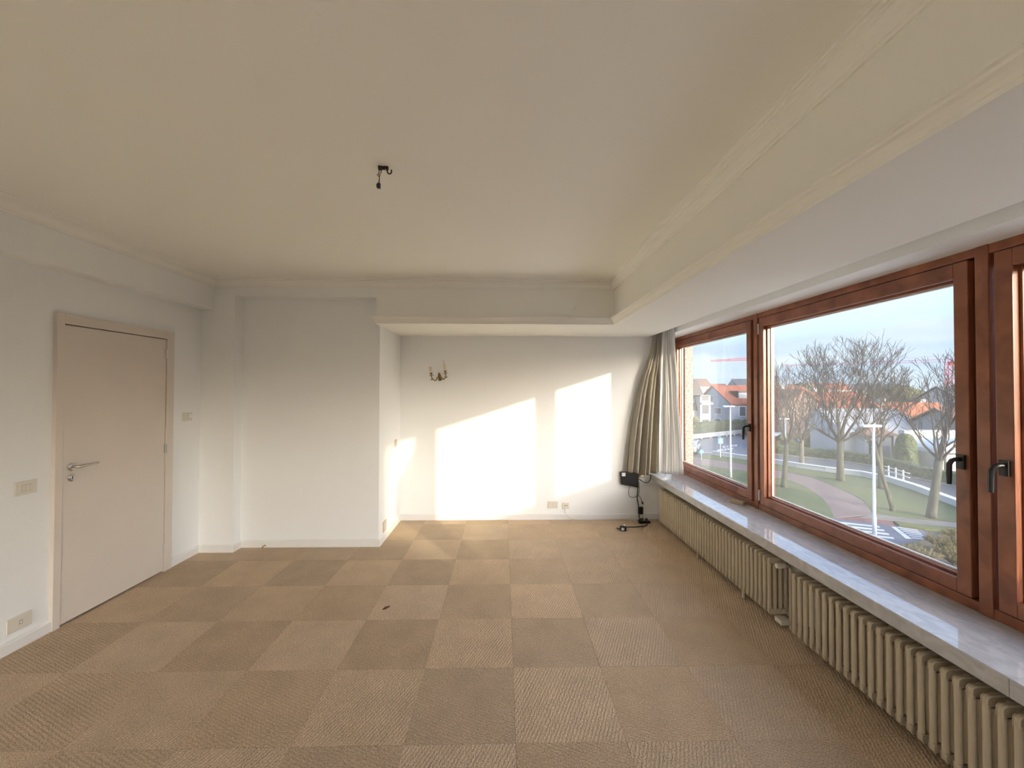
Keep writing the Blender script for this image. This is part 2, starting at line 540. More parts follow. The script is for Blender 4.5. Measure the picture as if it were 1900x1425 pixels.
# window wall: parapet under the sill, lintel with curtain slot, end jamb
mb = MB().box(2.0, 2.36, YB, 5.2, -0.2, 0.48).box(2.2, 2.36, YB, -3.4, 0.48, 2.242)
tag(mb.build('wall_right', WALL), 'low white wall behind the radiators under the window', 'wall', kind='structure')
mb = MB().box(1.973, 2.36, YB, 5.2, 2.242, ZC).box(XE, 1.973, YB, Y0, 2.42, ZC)
mb.box(1.973, 2.196, YB, 5.2, 2.240, 2.242)
tag(mb.build('wall_lintel', WALL), 'white lintel over the window with a recessed curtain slot', 'wall', kind='structure')
PEBBLE = mat('pebble_dash', (0.42, 0.37, 0.31), 0.9, var=0.5, vscale=45, bump=0.8, bscale=60, bdist=0.01)
tag(MB().box(2.06, 2.40, 5.2, 5.7, -5.7, 3.4).box(2.30, 2.40, 5.13, 5.2, -5.7, 3.4).build('outer_pier', PEBBLE), 'strip of pebble-dashed outer wall beyond the small window sash', 'wall', kind='structure')
tag(MB().box(2.36, 2.52, YB, 5.13, 0.44, 0.50).box(2.30, 2.36, YB, 5.13, -5.7, 0.50).build('outer_ledge', PEBBLE), 'stone ledge outside below the window', 'ledge', kind='structure')

def mould(name, prof, p0, p1, outd, m0, m1, label, material=CEIL):
    p0, p1, outd = Vector(p0), Vector(p1), Vector(outd)
    al = (p1 - p0).normalized()
    mb = MB()
    n = len(prof)
    for (o_, z) in prof:
        q = p0 + outd * o_ + al * (m0 * o_); mb.v.append((q.x, q.y, z))
    for (o_, z) in prof:
        q = p1 + outd * o_ + al * (m1 * o_); mb.v.append((q.x, q.y, z))
    for k in range(n):
        k2 = (k + 1) % n
        mb.f.append((k, k2, n + k2, n + k))
    mb.f.append(tuple(range(n))); mb.f.append(tuple(range(n, 2 * n)))
    return tag(mb.build(name, material), label, 'moulding', kind='structure')

CORN = [(0, ZC - 0.078), (0.010, ZC - 0.078), (0.013, ZC - 0.068), (0.019, ZC - 0.066), (0.022, ZC - 0.056), (0.030, ZC - 0.040), (0.044, ZC - 0.029),
        (0.052, ZC - 0.027), (0.054, ZC - 0.020), (0.066, ZC - 0.019), (0.068, ZC - 0.012), (0.080, ZC - 0.011), (0.082, ZC - 0.004), (0.094, ZC - 0.003), (0.094, ZC), (0, ZC)]
mould('trim_1', CORN, (XBL, YB, 0), (XBL, Y2, 0), (1, 0, 0), 1, -1, 'stepped ceiling cornice along the beam above the door')
mould('trim_2', CORN, (XBL, Y2, 0), (XD, Y2, 0), (0, -1, 0), 1, -1, 'stepped ceiling cornice along the back of the room')
mould('trim_3', CORN, (XD, Y2, 0), (XD, YB, 0), (-1, 0, 0), 1, -1, 'stepped ceiling cornice along the window side soffit')
OGEE = [(0, 2.296), (0.046, 2.292), (0.048, 2.281), (0.040, 2.276), (0.038, 2.268), (0.028, 2.262), (0.018, 2.250), (0.013, 2.240), (0.010, 2.238), (0.010, 2.224), (0, 2.224)]
mould('trim_4', OGEE, (XN, Y2, 0), (XD, Y2, 0), (0, -1, 0), -1, -1, 'ogee moulding along the bottom edge of the beam over the niche')
mould('trim_5', OGEE, (XD, Y2, 0), (XD, YB, 0), (-1, 0, 0), 1, -1, 'ogee moulding along the bottom edge of the window side soffit')
mould('trim_6', OGEE, (XN, Y1, 0), (XN, Y2, 0), (-1, 0, 0), 0, 1, 'short ogee return at the free end of the niche beam')

BASE = [(0, 0.0), (0.018, 0.0), (0.018, 0.060), (0.014, 0.067), (0, 0.071)]
def baseboard(name, p0, p1, outd, m0, m1, label):
    o = mould(name, BASE, p0, p1, outd, m0, m1, label, TRIM)
    o['category'] = 'baseboard'
baseboard('baseboard_left_near', (XL, YB, 0), (XL, DY0, 0), (1, 0, 0), 1, 0, 'white baseboard left of the door')
baseboard('baseboard_left_far', (XL, DY1, 0), (XL, Y2, 0), (1, 0, 0), 0, -1, 'short white baseboard between the door and the pillar')
baseboard('baseboard_pillar', (XL, Y2, 0), (XP, Y2, 0), (0, -1, 0), 1, 1, 'white baseboard across the pillar front')
baseboard('baseboard_pillar_side', (XP, Y2, 0), (XP, Y1, 0), (1, 0, 0), -1, -1, 'tiny white baseboard on the side of the pillar')
baseboard('baseboard_panel', (XP, Y1, 0), (XN, Y1, 0), (0, -1, 0), 1, 1, 'white baseboard under the recessed wall panel')
baseboard('baseboard_niche_side', (XN, Y1, 0), (XN, Y0, 0), (1, 0, 0), -1, -1, 'white baseboard on the sunlit side wall of the niche')
baseboard('baseboard_back', (XN, Y0, 0), (2.0, Y0, 0), (0, -1, 0), 1, 0, 'long white baseboard under the back wall of the niche')

# ------------------------------------------------------------------ door
d = empty('door_1', (XL, (DY0 + DY1) / 2, 0), 'closed cream flush door with steel lever handle', 'door', kind='structure')
mb = MB()
cx0, cx1 = XL - 0.10, XL + 0.026
mb.box(cx0, cx1, DY0, DY0 + 0.045, 0, DZ).box(cx0, cx1, DY1 - 0.075, DY1, 0, DZ).box(cx0, cx1, DY0 + 0.045, DY1 - 0.075, DZ - 0.068, DZ)
mb.build('door_casing', DOORP, d, bevel=0.002)
leaf = MB().box(XL - 0.022, XL + 0.020, DY0 + 0.049, DY1 - 0.081, 0.012, DZ - 0.074).build('door_leaf', DOORP, d, bevel=0.0025)
MB().box(XL - 0.06, XL - 0.03, DY0 + 0.04, DY1 - 0.07, 0.0, DZ - 0.06).build('gap_shade', DARKHOLE, d)  # dark sheet behind the leaf, painted shade for the gaps round it
mb = MB()
hy, hz = 2.838, 1.046
mb.lathe([(0.026, 0), (0.026, 0.006), (0.022, 0.009), (0.010, 0.010)], (XL + 0.020, hy, hz), 'x', 20)
mb.tube([(XL + 0.026, hy, hz), (XL + 0.055, hy, hz), (XL + 0.064, hy + 0.008, hz), (XL + 0.067, hy + 0.035, hz + 0.002), (XL + 0.064, hy + 0.09, hz + 0.003), (XL + 0.060, hy + 0.145, hz + 0.004)],
        [0.009, 0.009, 0.011, 0.011, 0.009, 0.006], 10)
tag(mb.build('door_handle', STEEL, leaf, smooth='auto'), 'brushed steel lever handle')
mb = MB().lathe([(0.025, 0), (0.025, 0.005), (0.021, 0.008)], (XL + 0.020, hy, 0.973), 'x', 20)
tag(mb.build('keyhole_plate', STEEL, leaf, smooth='auto'), 'round steel keyhole plate')
MB().box(XL + 0.0275, XL + 0.0288, hy - 0.003, hy + 0.003, 0.962, 0.984).build('keyhole', DARKHOLE, leaf)
for z in (0.20, 1.06, 1.88):
    mb = MB().tube([(XL + 0.024, DY1 - 0.078, z - 0.04), (XL + 0.024, DY1 - 0.078, z + 0.04)], 0.007, 8)
    mb.box(XL + 0.018, XL + 0.0275, DY1 - 0.090, DY1 - 0.068, z - 0.035, z + 0.035)
    tag(mb.build('hinge', ZINC if z != 1.06 else STEEL, d), 'small steel hinge')

# ------------------------------------------------------------------ window
win = empty('window_1', (2.24, 3.0, ZS), 'long red-brown hardwood window with side-hung sashes', 'window', kind='structure')
YW1, YW0 = 5.2, -3.4
FZ0, FZ1 = ZS, 2.241
mb = MB().box(XF, 2.33, YW0, YW1, FZ0, FZ0 + 0.048).box(XF, 2.33, YW0, YW1, 2.198, FZ1)
mb.box(XF, 2.30, YW1 - 0.035, YW1, FZ0, FZ1).box(XF, 2.30, YW0, YW0 + 0.05, FZ0, FZ1)
mb.box(2.262, 2.33, YW0, YW1, FZ0 + 0.048, FZ0 + 0.085).box(2.262, 2.33, YW0, YW1, 2.155, 2.198)
mb.build('frame', WOOD, win, bevel=0.003)
# mullions: (face centre, groove half width)
for (m0, m1, g0, g1) in ((1.795, 1.849, 1.772, 1.876), (3.480, 3.533, 3.449, 3.567), (-0.825, -0.771, -0.85, -0.747)):
    mb = MB().box(XF - 0.006, 2.27, m0, m1, FZ0 - 0.0, FZ1).box(2.262, 2.33, g0 + 0.02, g1 + 0.03, FZ0, FZ1)
    mb.build('mullion', WOOD, win, bevel=0.004)
MB().box(2.33, 2.42, 3.602, 3.64, FZ0, FZ1).build('sun_stop', WOOD, win)  # added strip behind the mullion, blocks a sliver of sun beside the curtain
SZ0, SZ1 = 0.606, 2.193
def sash(y0, y1, gl0, gl1, handle=None, hinge=None, stile=None):
    gz0, gz1 = 0.686, 2.104
    mb = MB()
    xi, xo = XF - 0.008, 2.262
    # stiles and rails with a rebate step towards the glass
    mb.box(xi, xo, y0, gl0 - 0.012, SZ0, SZ1).box(xi, xo, gl1 + 0.012, y1, SZ0, SZ1)
    mb.box(xi, xo, gl0 - 0.012, gl1 + 0.012, SZ0, gz0 - 0.012).box(xi, xo, gl0 - 0.012, gl1 + 0.012, gz1 + 0.012, SZ1)
    s = mb.build('sash', WOOD, win, bevel=0.004)
    mb = MB()
    xb = xi + 0.030
    mb.box(xb, xo, gl0 - 0.012, gl0, gz0 - 0.012, gz1 + 0.012).box(xb, xo, gl1, gl1 + 0.012, gz0 - 0.012, gz1 + 0.012)
    mb.box(xb, xo, gl0, gl1, gz0 - 0.012, gz0).box(xb, xo, gl0, gl1, gz1, gz1 + 0.012)
    mb.build('glazing_bead', WOOD, s, bevel=0.002)
    mb = MB()
    mb.box(2.243, 2.258, gl0, gl0 + 0.008, gz0, gz1).box(2.243, 2.258, gl1 - 0.008, gl1, gz0, gz1)
    mb.box(2.243, 2.258, gl0 + 0.008, gl1 - 0.008, gz0, gz0 + 0.008).box(2.243, 2.258, gl0 + 0.008, gl1 - 0.008, gz1 - 0.005, gz1)
    tag(mb.build('gasket', GASKET, s), 'white seal round the glass')
    MB().box(2.248, 2.254, gl0 + 0.004, gl1 - 0.004, gz0 + 0.004, gz1 - 0.003).build('pane', GLASS, s)
    if handle is not None:
        hy, hz, dr = handle
        mb = MB().box(xi - 0.012, xi, hy - 0.017, hy + 0.017, hz - 0.034, hz + 0.034)
        mb.tube([(xi - 0.010, hy, hz + 0.012), (xi - 0.034, hy, hz + 0.012), (xi - 0.046, hy + dr * 0.004, hz + 0.006), (xi - 0.050, hy + dr * 0.012, hz - 0.012), (xi - 0.050, hy + dr * 0.014, hz - 0.055), (xi - 0.050, hy + dr * 0.014, hz - 0.108)],
                [0.010, 0.010, 0.010, 0.011, 0.011, 0.009], 10)
        tag(mb.build('handle', BLACK, s, smooth='auto', bevel=0.0), 'black lever handle pointing down')
    if hinge is not None:
        mb = MB()
        for z in (0.68, 2.10):
            mb.tube([(xi - 0.004, hinge, z - 0.045), (xi - 0.004, hinge, z + 0.045)], 0.006, 8)
        tag(mb.build('sash_hinge', ZINC, s), 'slim pale metal hinges')
    return s
sash(3.567, 5.16, 3.645, 5.10, handle=(3.590, 1.245, 1))
sash(1.876, 3.449, 1.950, 3.384, handle=(1.908, 1.236, 1), hinge=3.455)
sash(-0.747, 1.772, -0.67, 1.694, handle=(1.738, 1.238, 1))
sash(-3.35, -0.85, -3.27, -0.93, handle=(-0.885, 1.238, 1))

win2 = empty('added_window', ((FX0 + FX1) / 2, YB - 0.1, FZA), 'unseen end wall window added to let in more daylight', 'window', kind='structure')
mb = MB().box(FX0, FX1, YB - 0.12, YB - 0.05, FZA, FZA + 0.07).box(FX0, FX1, YB - 0.12, YB - 0.05, FZB - 0.07, FZB)
for x in (FX0, (FX0 + FX1) / 2 - 0.035, FX1 - 0.07):
    mb.box(x, x + 0.07, YB - 0.12, YB - 0.05, FZA + 0.07, FZB - 0.07)
mb.build('frame', WOOD, win2, bevel=0.003)
for (a, b) in ((FX0 + 0.07, (FX0 + FX1) / 2 - 0.035), ((FX0 + FX1) / 2 + 0.035, FX1 - 0.07)):
    MB().box(a, b, YB - 0.09, YB - 0.084, FZA + 0.07, FZB - 0.07).build('pane', GLASS, win2)

# ------------------------------------------------------------------ marble sill
sl = empty('window_sill', (2.0, 3.2, ZS), 'polished grey marble sill above the radiators', 'sill', kind='structure')
for (a, b) in ((1.432, Y0), (YB, 1.430)):
    mb = MB()
    mb.prism([(XS, 0.486), (XS + 0.004, 0.482), (2.0, 0.482), (2.0, 0.500), (XF + 0.004, 0.500), (XF + 0.004, ZS), (XS + 0.005, ZS), (XS, ZS - 0.005)], a, b, 'y')
    mb.build('marble_slab', MARBLE, sl)
tag(MB().box(2.06, XF + 0.004, Y0, 5.2, 0.482, ZS).build('marble_slab', MARBLE, sl))

# ------------------------------------------------------------------ radiators
def radiator_section():
    mb = MB()
    zt, zb = 0.440, 0.055
    pitch_x, rw = 0.0365, 0.0135
    def oval(cxm, z0, z1):
        b = len(mb.v); n = 10
        for z in (z0, z1):
            for k in range(n):
                a = 2 * math.pi * k / n
                mb.v.append((cxm + 0.0125 * math.cos(a), 0.0122 * math.sin(a), z))
        for k in range(n):
            k2 = (k + 1) % n
            mb.f.append((b + k, b + k2, b + n + k2, b + n + k))
    for k in range(4):
        oval(0.0135 + k * pitch_x, zb + 0.035, zt - 0.035)
    # rounded headers joining the four columns
    L = 0.0135 + 3 * pitch_x + 0.0135
    def header(sgn, zedge):
        prof = [(0, 0.045), (0.000, 0.020), (0.005, 0.008), (0.014, 0.001), (0.026, 0.0), (L - 0.026, 0.0), (L - 0.014, 0.001), (L - 0.005, 0.008), (L, 0.020), (L, 0.045)]
        poly = [(x, zedge + sgn * z) for (x, z) in prof]
        b = len(mb.v)
        ys = ((-0.008, 0.0), (-0.0125, 0.004), (0.0125, 0.004), (0.008, 0.0))
        mbn = len(poly)
        for (yy, ins) in ys:
            for (x, z) in poly:
                x2 = min(max(x, ins), L - ins)
                zz = z + sgn * (ins if (z - zedge) * sgn < 0.030 else 0)
                mb.v.append((x2, yy, zz))
        for s in range(3):
            for k in range(mbn - 1):
                mb.f.append((b + s * mbn + k, b + s * mbn + k + 1, b + (s + 1) * mbn + k + 1, b + (s + 1) * mbn + k))
        mb.f.append(tuple(b + k for k in range(mbn))); mb.f.append(tuple(b + 3 * mbn + k for k in range(mbn)))
        for s in range(3):
            mb.f.append((b + s * mbn, b + (s + 1) * mbn, b + (s + 1) * mbn + mbn - 1, b + s * mbn + mbn - 1))
    header(-1, zt)
    header(1, zb)
    # hubs between sections
    for z in (zt - 0.030, zb + 0.030):
        mb.lathe([(0.016, -0.0243), (0.016, 0.0243)], (L / 2 + 0.022, 0, z), 'y', 8)
    return mb.mesh('section', RADP, smooth='auto')
SEC = radiator_section()
XR = 1.797
def radiator(y_start, n, label, valve_y, pitch=0.0482):
    r = empty('column_radiator', (XR + 0.07, y_start - n * pitch / 2, 0), label, 'radiator')
    for k in range(n):
        inst('section', SEC, r, (-0.07, n * pitch / 2 - (k + 0.5) * pitch, 0))
    ys = (y_start - 0.30, y_start - n * pitch * 0.42, y_start - n * pitch + 0.26)
    for yy in ys:
        mb = MB().box(XR + 0.05, 2.0, yy - 0.006, yy + 0.006, 0.030, 0.058).box(XR + 0.05, XR + 0.062, yy - 0.006, yy + 0.006, 0.030, 0.075)
        mb.build('bracket', RADP, r)
    for yy in (y_start - n * pitch * 0.45, y_start - n * pitch * 0.82):
        MB().tube([(XR + 0.03, yy, 0.0), (XR + 0.03, yy, 0.07)], [0.011, 0.008], 8).build('foot', RADP, r)
    return r
RA = radiator(4.712, 41, 'cream column radiator at the far end below the sill', None)
RB = radiator(2.545, 44, 'cream column radiator nearer the viewer below the sill', None)
# thermostatic valve and supply pipes at the near end of the far radiator
vy = 4.712 - 41 * 0.0482
mb = MB().lathe([(0.010, 0), (0.013, -0.02), (0.013, -0.035)], (XR + 0.088, vy, 0.41), 'y', 10)
mb.tube([(XR + 0.088, vy - 0.02, 0.41), (XR + 0.088, vy - 0.045, 0.41), (XR + 0.10, vy - 0.06, 0.40), (XR + 0.10, vy - 0.06, 0.0)], 0.010, 8)
mb.build('supply_pipe', RADP, RA, smooth='auto')
mb = MB().lathe([(0.010, 0.03), (0.017, 0.025), (0.018, 0.0), (0.018, -0.026), (0.015, -0.030)], (XR + 0.046, vy - 0.045, 0.41), 'x', 14)
tag(mb.build('thermostat_knob', VALVE, RA, smooth='auto'), 'pale round thermostat knob')
mb = MB().box(XR + 0.03, XR + 0.10, vy - 0.07, vy + 0.0, 0.030, 0.060)
tag(mb.build('return_fitting', VALVE, RA, bevel=0.004), 'white return valve cover')

# ------------------------------------------------------------------ curtains
def curtain(name, mat_, fn, nu, nv, label, cat, thick=0.002):
    mb = MB()
    for j in range(nv + 1):
        for i in range(nu + 1):
            mb.v.append(fn(i / nu, j / nv))
    for j in range(nv):
        for i in range(nu):
            a = j * (nu + 1) + i
            mb.f.append((a, a + 1, a + nu + 2, a + nu + 1))
    o = mb.build(name, mat_, smooth=True)
    s = o.modifiers.new('thickness', 'SOLIDIFY'); s.thickness = thick; s.offset = 0
    return tag(o, label, cat)

def lerp(a, b, t):
    return a + (b - a) * t
def prof(keys, t):
    for (t0, v0), (t1, v1) in zip(keys, keys[1:]):
        if t <= t1:
            k = (t - t0) / (t1 - t0); k = k * k * (3 - 2 * k) * 0.4 + k * 0.6
            return lerp(v0, v1, k)
    return keys[-1][1]
# v: 0 top .. 1 hem
BL = [(0, 1.83), (0.12, 1.805), (0.20, 1.78), (0.28, 1.725), (0.38, 1.655), (0.50, 1.600), (0.70, 1.530), (0.85, 1.490), (1, 1.462)]
BR = [(0, 1.915), (0.3, 1.905), (0.6, 1.885), (0.85, 1.875), (0.94, 1.87), (1, 1.865)]
def beige_fn(u, v):
    z = lerp(2.40, 0.575 + 0.022 * math.sin(u * 7 + 0.6) * (v ** 4), v)
    xl, xr = prof(BL, v), prof(BR, v)
    uu = u + 0.025 * math.sin(u * 2 * math.pi * 2.3 + v * 1.3)
    x = lerp(xl, xr, uu)
    amp = lerp(0.026, 0.050, v)
    nf = 5.5
    ph = u * nf * 2 * math.pi
    y = 4.905 - 0.02 * v + amp * math.sin(ph + 0.5 * math.sin(v * 3 + u * 4)) + 0.012 * math.sin(ph * 0.5 + 2 * v) * v
    x += 0.010 * math.cos(ph * 1.0 + v)
    if z < ZS + 0.05 and x > XS - 0.02:
        z = max(z, ZS + 0.012)
    return (x, min(y, Y0 - 0.012), z)
curtain('curtain', BEIGE, beige_fn, 150, 60, 'beige lined curtain bunched in the corner over the black router box', 'curtain', 0.003)
SL = [(0, 1.885), (0.4, 1.88), (0.8, 1.865), (1, 1.85)]
SR = [(0, 1.945), (0.15, 1.955), (0.5, 2.005), (0.8, 2.065), (1, 2.10)]
def sheer_fn(u, v):
    z = lerp(2.40, 0.597 - 0.012 * math.sin(u * 3.0) * v, v)
    x = lerp(prof(SL, v), prof(SR, v), u)
    ph = u * 8 * 2 * math.pi
    ybase = lerp(lerp(4.78, 4.62, u), lerp(4.80, 4.75, u), v)
    y = ybase + lerp(0.018, 0.030, v) * math.sin(ph + 0.6 * math.sin(v * 4 + u * 3))
    x += 0.008 * math.cos(ph * 1.0 + v * 2) + 0.006 * math.sin(ph * 0.37)
    return (x, y, z)
curtain('sheer_curtain', SHEER, sheer_fn, 160, 50, 'white sheer curtain gathered between the beige curtain and the window', 'curtain', 0.0008)
NB = [(0, -0.30), (0.33, -0.34), (0.444, -0.62), (0.556, -0.80), (0.694, -0.85), (0.778, -0.62), (0.833, -0.45), (0.89, -0.38), (1, -0.46)]  # edge of the added curtain, shaped so its shadow fits the niche
def shadow_curtain_fn(u, v):
    y = lerp(0.0, prof(NB, v), u)
    ph = u * 7 * 2 * math.pi
    return (1.865 + lerp(0.022, 0.035, v) * math.sin(ph + 0.4 * math.sin(3 * v)), y + 0.008 * math.cos(ph), lerp(2.40, 0.60, v))
curtain('curtain', BEIGE, shadow_curtain_fn, 120, 40, 'unseen beige curtain added beside the near window, shaped to cast the niche shadow', 'curtain', 0.003)
tag(MB().box(1.80, 1.96, -3.4, Y0, 2.40, 2.418).build('curtain_rail', TRIM), 'white double curtain rail inside the slot above the window', 'rail')

# ------------------------------------------------------------------ ceiling hook with wires
hx, hyy = -0.580, 1.968
hk = empty('ceiling_hook', (hx, hyy, ZC), 'rusty ceiling hook with a dangling wire and black connector', 'hook')
mb = MB().box(hx - 0.026, hx + 0.022, hyy - 0.007, hyy + 0.007, ZC - 0.014, ZC)
mb.lathe([(0.010, -0.016), (0.008, -0.010), (0.012, 0.0)], (hx - 0.018, hyy, ZC), 'z', 10)
mb.build('mounting_bar', RUST, hk, bevel=0.002)
pts = [(hx + 0.016, hyy, ZC - 0.008)]
for k in range(11):
    a = math.pi * (0.02 + k * 0.17)
    pts.append((hx + 0.024 + 0.010 * -math.cos(a) + 0.004, hyy - 0.002, ZC - 0.024 - 0.012 * math.sin(a) * (1 if k < 6 else 1)))
mb = MB().tube(pts[:9], 0.0035, 8)
mb.build('hook', RUST, hk, smooth=True)
mb = MB().tube([(hx + 0.008, hyy, ZC - 0.010), (hx + 0.010, hyy - 0.003, ZC - 0.022)], 0.003, 8)
mb.build('screw', ZINC, hk)
w1 = [(hx - 0.022, hyy, ZC - 0.012), (hx - 0.021, hyy - 0.004, ZC - 0.028), (hx - 0.024, hyy - 0.002, ZC - 0.040), (hx - 0.020, hyy, ZC - 0.060), (hx - 0.022, hyy, ZC - 0.082)]
w2 = [(hx - 0.010, hyy, ZC - 0.012), (hx - 0.010, hyy - 0.004, ZC - 0.026), (hx - 0.017, hyy - 0.003, ZC - 0.038), (hx - 0.022, hyy + 0.002, ZC - 0.058), (hx - 0.0245, hyy, ZC - 0.082)]
for w in (w1, w2):
    MB().tube(w, 0.0021, 6).build('wire', WIRE, hk, smooth=True)
MB().tube([(hx - 0.024, hyy, ZC - 0.036), (hx - 0.032, hyy - 0.002, ZC - 0.040), (hx - 0.026, hyy - 0.002, ZC - 0.048)], 0.0016, 6).build('wire', WIRE, hk)
mb = MB().box(hx - 0.031, hx - 0.015, hyy - 0.007, hyy + 0.007, ZC - 0.106, ZC - 0.082)
mb.box(hx - 0.036, hx - 0.030, hyy - 0.004, hyy + 0.004, ZC - 0.092, ZC - 0.087).box(hx - 0.035, hx - 0.030, hyy - 0.004, hyy + 0.004, ZC - 0.101, ZC - 0.096)
tag(mb.build('connector', BLACK, hk, bevel=0.002), 'black screw terminal connector')

# ------------------------------------------------------------------ wall sconce
sx, sy, sz = -0.772, Y0, 1.712
sc_ = empty('wall_sconce', (sx, sy, sz), 'small brass two-arm candle wall sconce hanging askew in the niche', 'sconce')
def tilt(mb):
    return mb.rotate(Matrix.Rotation(-0.16, 3, 'Y'), (sx, sy - 0.05, sz))
mb = MB().lathe([(0.004, 0.070), (0.012, 0.056), (0.020, 0.030), (0.016, 0.012), (0.010, 0.002), (0.020, -0.012), (0.024, -0.024), (0.010, -0.030)], (sx, sy - 0.014, sz), 'z', 12)
mb.v = [(x, sy - 0.028 + (y - (sy - 0.014)) * 0.5 + 0.014, z) for (x, y, z) in mb.v]
mb.box(sx - 0.008, sx + 0.008, sy - 0.012, sy, sz - 0.01, sz + 0.02)
tilt(mb).build('backplate', BRASS, sc_, smooth='auto')
for s in (-1, 1):
    mb = MB().tube([(sx + s * 0.006, sy - 0.03, sz + 0.010), (sx + s * 0.024, sy - 0.045, sz + 0.008), (sx + s * 0.036, sy - 0.06, sz - 0.014), (sx + s * 0.052, sy - 0.072, sz - 0.022), (sx + s * 0.074, sy - 0.08, sz - 0.006), (sx + s * 0.085, sy - 0.08, sz + 0.022), (sx + s * 0.085, sy - 0.08, sz + 0.04)],
                 [0.008, 0.008, 0.006, 0.007, 0.006, 0.007, 0.006], 8)
    mb.tube([(sx + s * 0.080, sy - 0.08, sz + 0.004), (sx + s * 0.094, sy - 0.082, sz - 0.006), (sx + s * 0.100, sy - 0.082, sz + 0.004)], [0.006, 0.007, 0.004], 6)
    arm = tilt(mb).build('arm', BRASS, sc_, smooth='auto')
    c = (sx + s * 0.085, sy - 0.08, sz + 0.04)
    mb = MB().lathe([(0.006, 0.0), (0.024, 0.004), (0.028, 0.009), (0.008, 0.011), (0.007, 0.020), (0.016, 0.026), (0.018, 0.036), (0.010, 0.040)], c, 'z', 14)
    tilt(mb).build('drip_cup', BRASS, arm, smooth='auto')
    mb = MB().lathe([(0.015, 0.036), (0.015, 0.108), (0.012, 0.111)], c, 'z', 12)
    tilt(mb).build('candle_sleeve', CANDLE, arm, smooth='auto')
    if s == 1:
        mb = MB().lathe([(0.006, 0.109), (0.013, 0.122), (0.0155, 0.134), (0.013, 0.150), (0.007, 0.164), (0.002, 0.170)], c, 'z', 14)
        tag(tilt(mb).build('bulb', BULB, arm, smooth=True), 'frosted candle bulb')

# ------------------------------------------------------------------ switches, sockets, thermostat
def plate_x(name, label, cat, x, y0, y1, z0, z1, side, inner, m=PLATE, t=0.009):
    """plate on a wall whose face is at x; side = +1 when it projects to +x"""
    r = empty(name, (x, (y0 + y1) / 2, (z0 + z1) / 2), label, cat)
    MB().box(min(x, x + side * t), max(x, x + side * t), y0, y1, z0, z1).build('cover_plate', m, r, bevel=0.003)
    for (nm, a, b, c, d_, mm, tt) in inner:
        x2 = x + side * t
        MB().box(min(x2, x2 + side * tt), max(x2, x2 + side * tt), a, b, c, d_).build(nm, mm, r, bevel=0.0008)
    return r
DK = DARKHOLE
plate_x('light_switch', 'wide cream light switch with three keys beside the door', 'switch', XL, 2.53, 2.645, 0.925, 1.008, 1,
        [('key_surround', 2.563, 2.620, 0.944, 0.986, mat('switch_grey_line', (0.45, 0.42, 0.36), 0.5, var=0.03), 0.001), ('key', 2.565, 2.580, 0.946, 0.984, PLATE, 0.003), ('key', 2.582, 2.601, 0.946, 0.984, PLATE, 0.003), ('key', 2.603, 2.618, 0.946, 0.984, PLATE, 0.003)])
plate_x('phone_socket', 'wide cream socket plate low on the wall left of the door', 'socket', XL, 2.502, 2.629, 0.112, 0.198, 1,
        [('jack', 2.562, 2.580, 0.142, 0.168, MATS['switch_grey_line'], 0.0015), ('jack_pin', 2.566, 2.576, 0.149, 0.161, TRIM, 0.002)])
r = empty('room_thermostat', (XL, 3.85, 1.316), 'small white thermostat with a round dial between door and pillar', 'thermostat')
MB().box(XL, XL + 0.034, 3.815, 3.892, 1.282, 1.355).build('housing', PLATE, r, bevel=0.004)
MB().lathe([(0.024, 0), (0.024, 0.008), (0.021, 0.011)], (XL + 0.034, 3.858, 1.325), 'x', 20).build('dial', TRIM, r, smooth='auto')
plate_x('light_switch', 'small cream light switch high on the niche side wall', 'switch', XN, 4.735, 4.82, 0.915, 0.995, 1, [('key', 4.757, 4.80, 0.932, 0.978, PLATE2, 0.004)], m=PLATE2)
plate_x('power_socket', 'pinkish cream socket low on the niche side wall', 'socket', XN, 4.295, 4.40, 0.085, 0.195, 1, [('socket_face', 4.318, 4.377, 0.105, 0.175, PLATE, 0.002)], m=PLATE2)

def plate_y(name, label, cat, x0, x1, z0, z1, inner, m=PLATE, t=0.010):
    r = empty(name, ((x0 + x1) / 2, Y0, (z0 + z1) / 2), label, cat)
    MB().box(x0, x1, Y0 - t, Y0, z0, z1).build('cover_plate', m, r, bevel=0.003)
    for it in inner:
        if it[0] == 'pin_hole':
            MB().lathe([(0.0055, 0), (0.0055, -0.001)], (it[1], Y0 - t, it[2]), 'y', 12).build('pin_hole', DARKHOLE, r)
        else:
            MB().box(it[1], it[2], Y0 - t - it[5], Y0 - t, it[3], it[4]).build(it[0], it[6], r, bevel=0.0008)
    return r
plate_y('cable_outlet', 'cream wide aerial outlet plate low on the sunlit back wall', 'outlet', 0.540, 0.664, 0.136, 0.219, [('aerial_port', 0.596, 0.606, 0.158, 0.164, 0.003, PLATE2), ('aerial_port', 0.596, 0.606, 0.182, 0.188, 0.003, PLATE2)], m=PLATE)
plate_y('power_socket', 'cream two-pin socket with a white cable on the back wall', 'socket', 0.718, 0.801, 0.128, 0.206, [('socket_face', 0.732, 0.787, 0.142, 0.194, 0.003, PLATE)])
so = [o for o in bpy.data.objects if o.get('label') == 'cream two-pin socket with a white cable on the back wall'][0]
for px in (0.750, 0.774):
    MB().lathe([(0.0055, 0), (0.0055, -0.001)], (px, Y0 - 0.013, 0.169), 'y', 12).build('pin_hole', DARKHOLE, so)
ro = plate_y('power_socket', 'beige two-pin socket in shadow right of the black router', 'socket', 1.645, 1.735, 0.500, 0.580, [('socket_face', 1.660, 1.722, 0.512, 0.570, 0.003, mat('shaded_socket_plastic', (0.50, 0.42, 0.31), 0.4, var=0.03))], m=MATS['shaded_socket_plastic'])
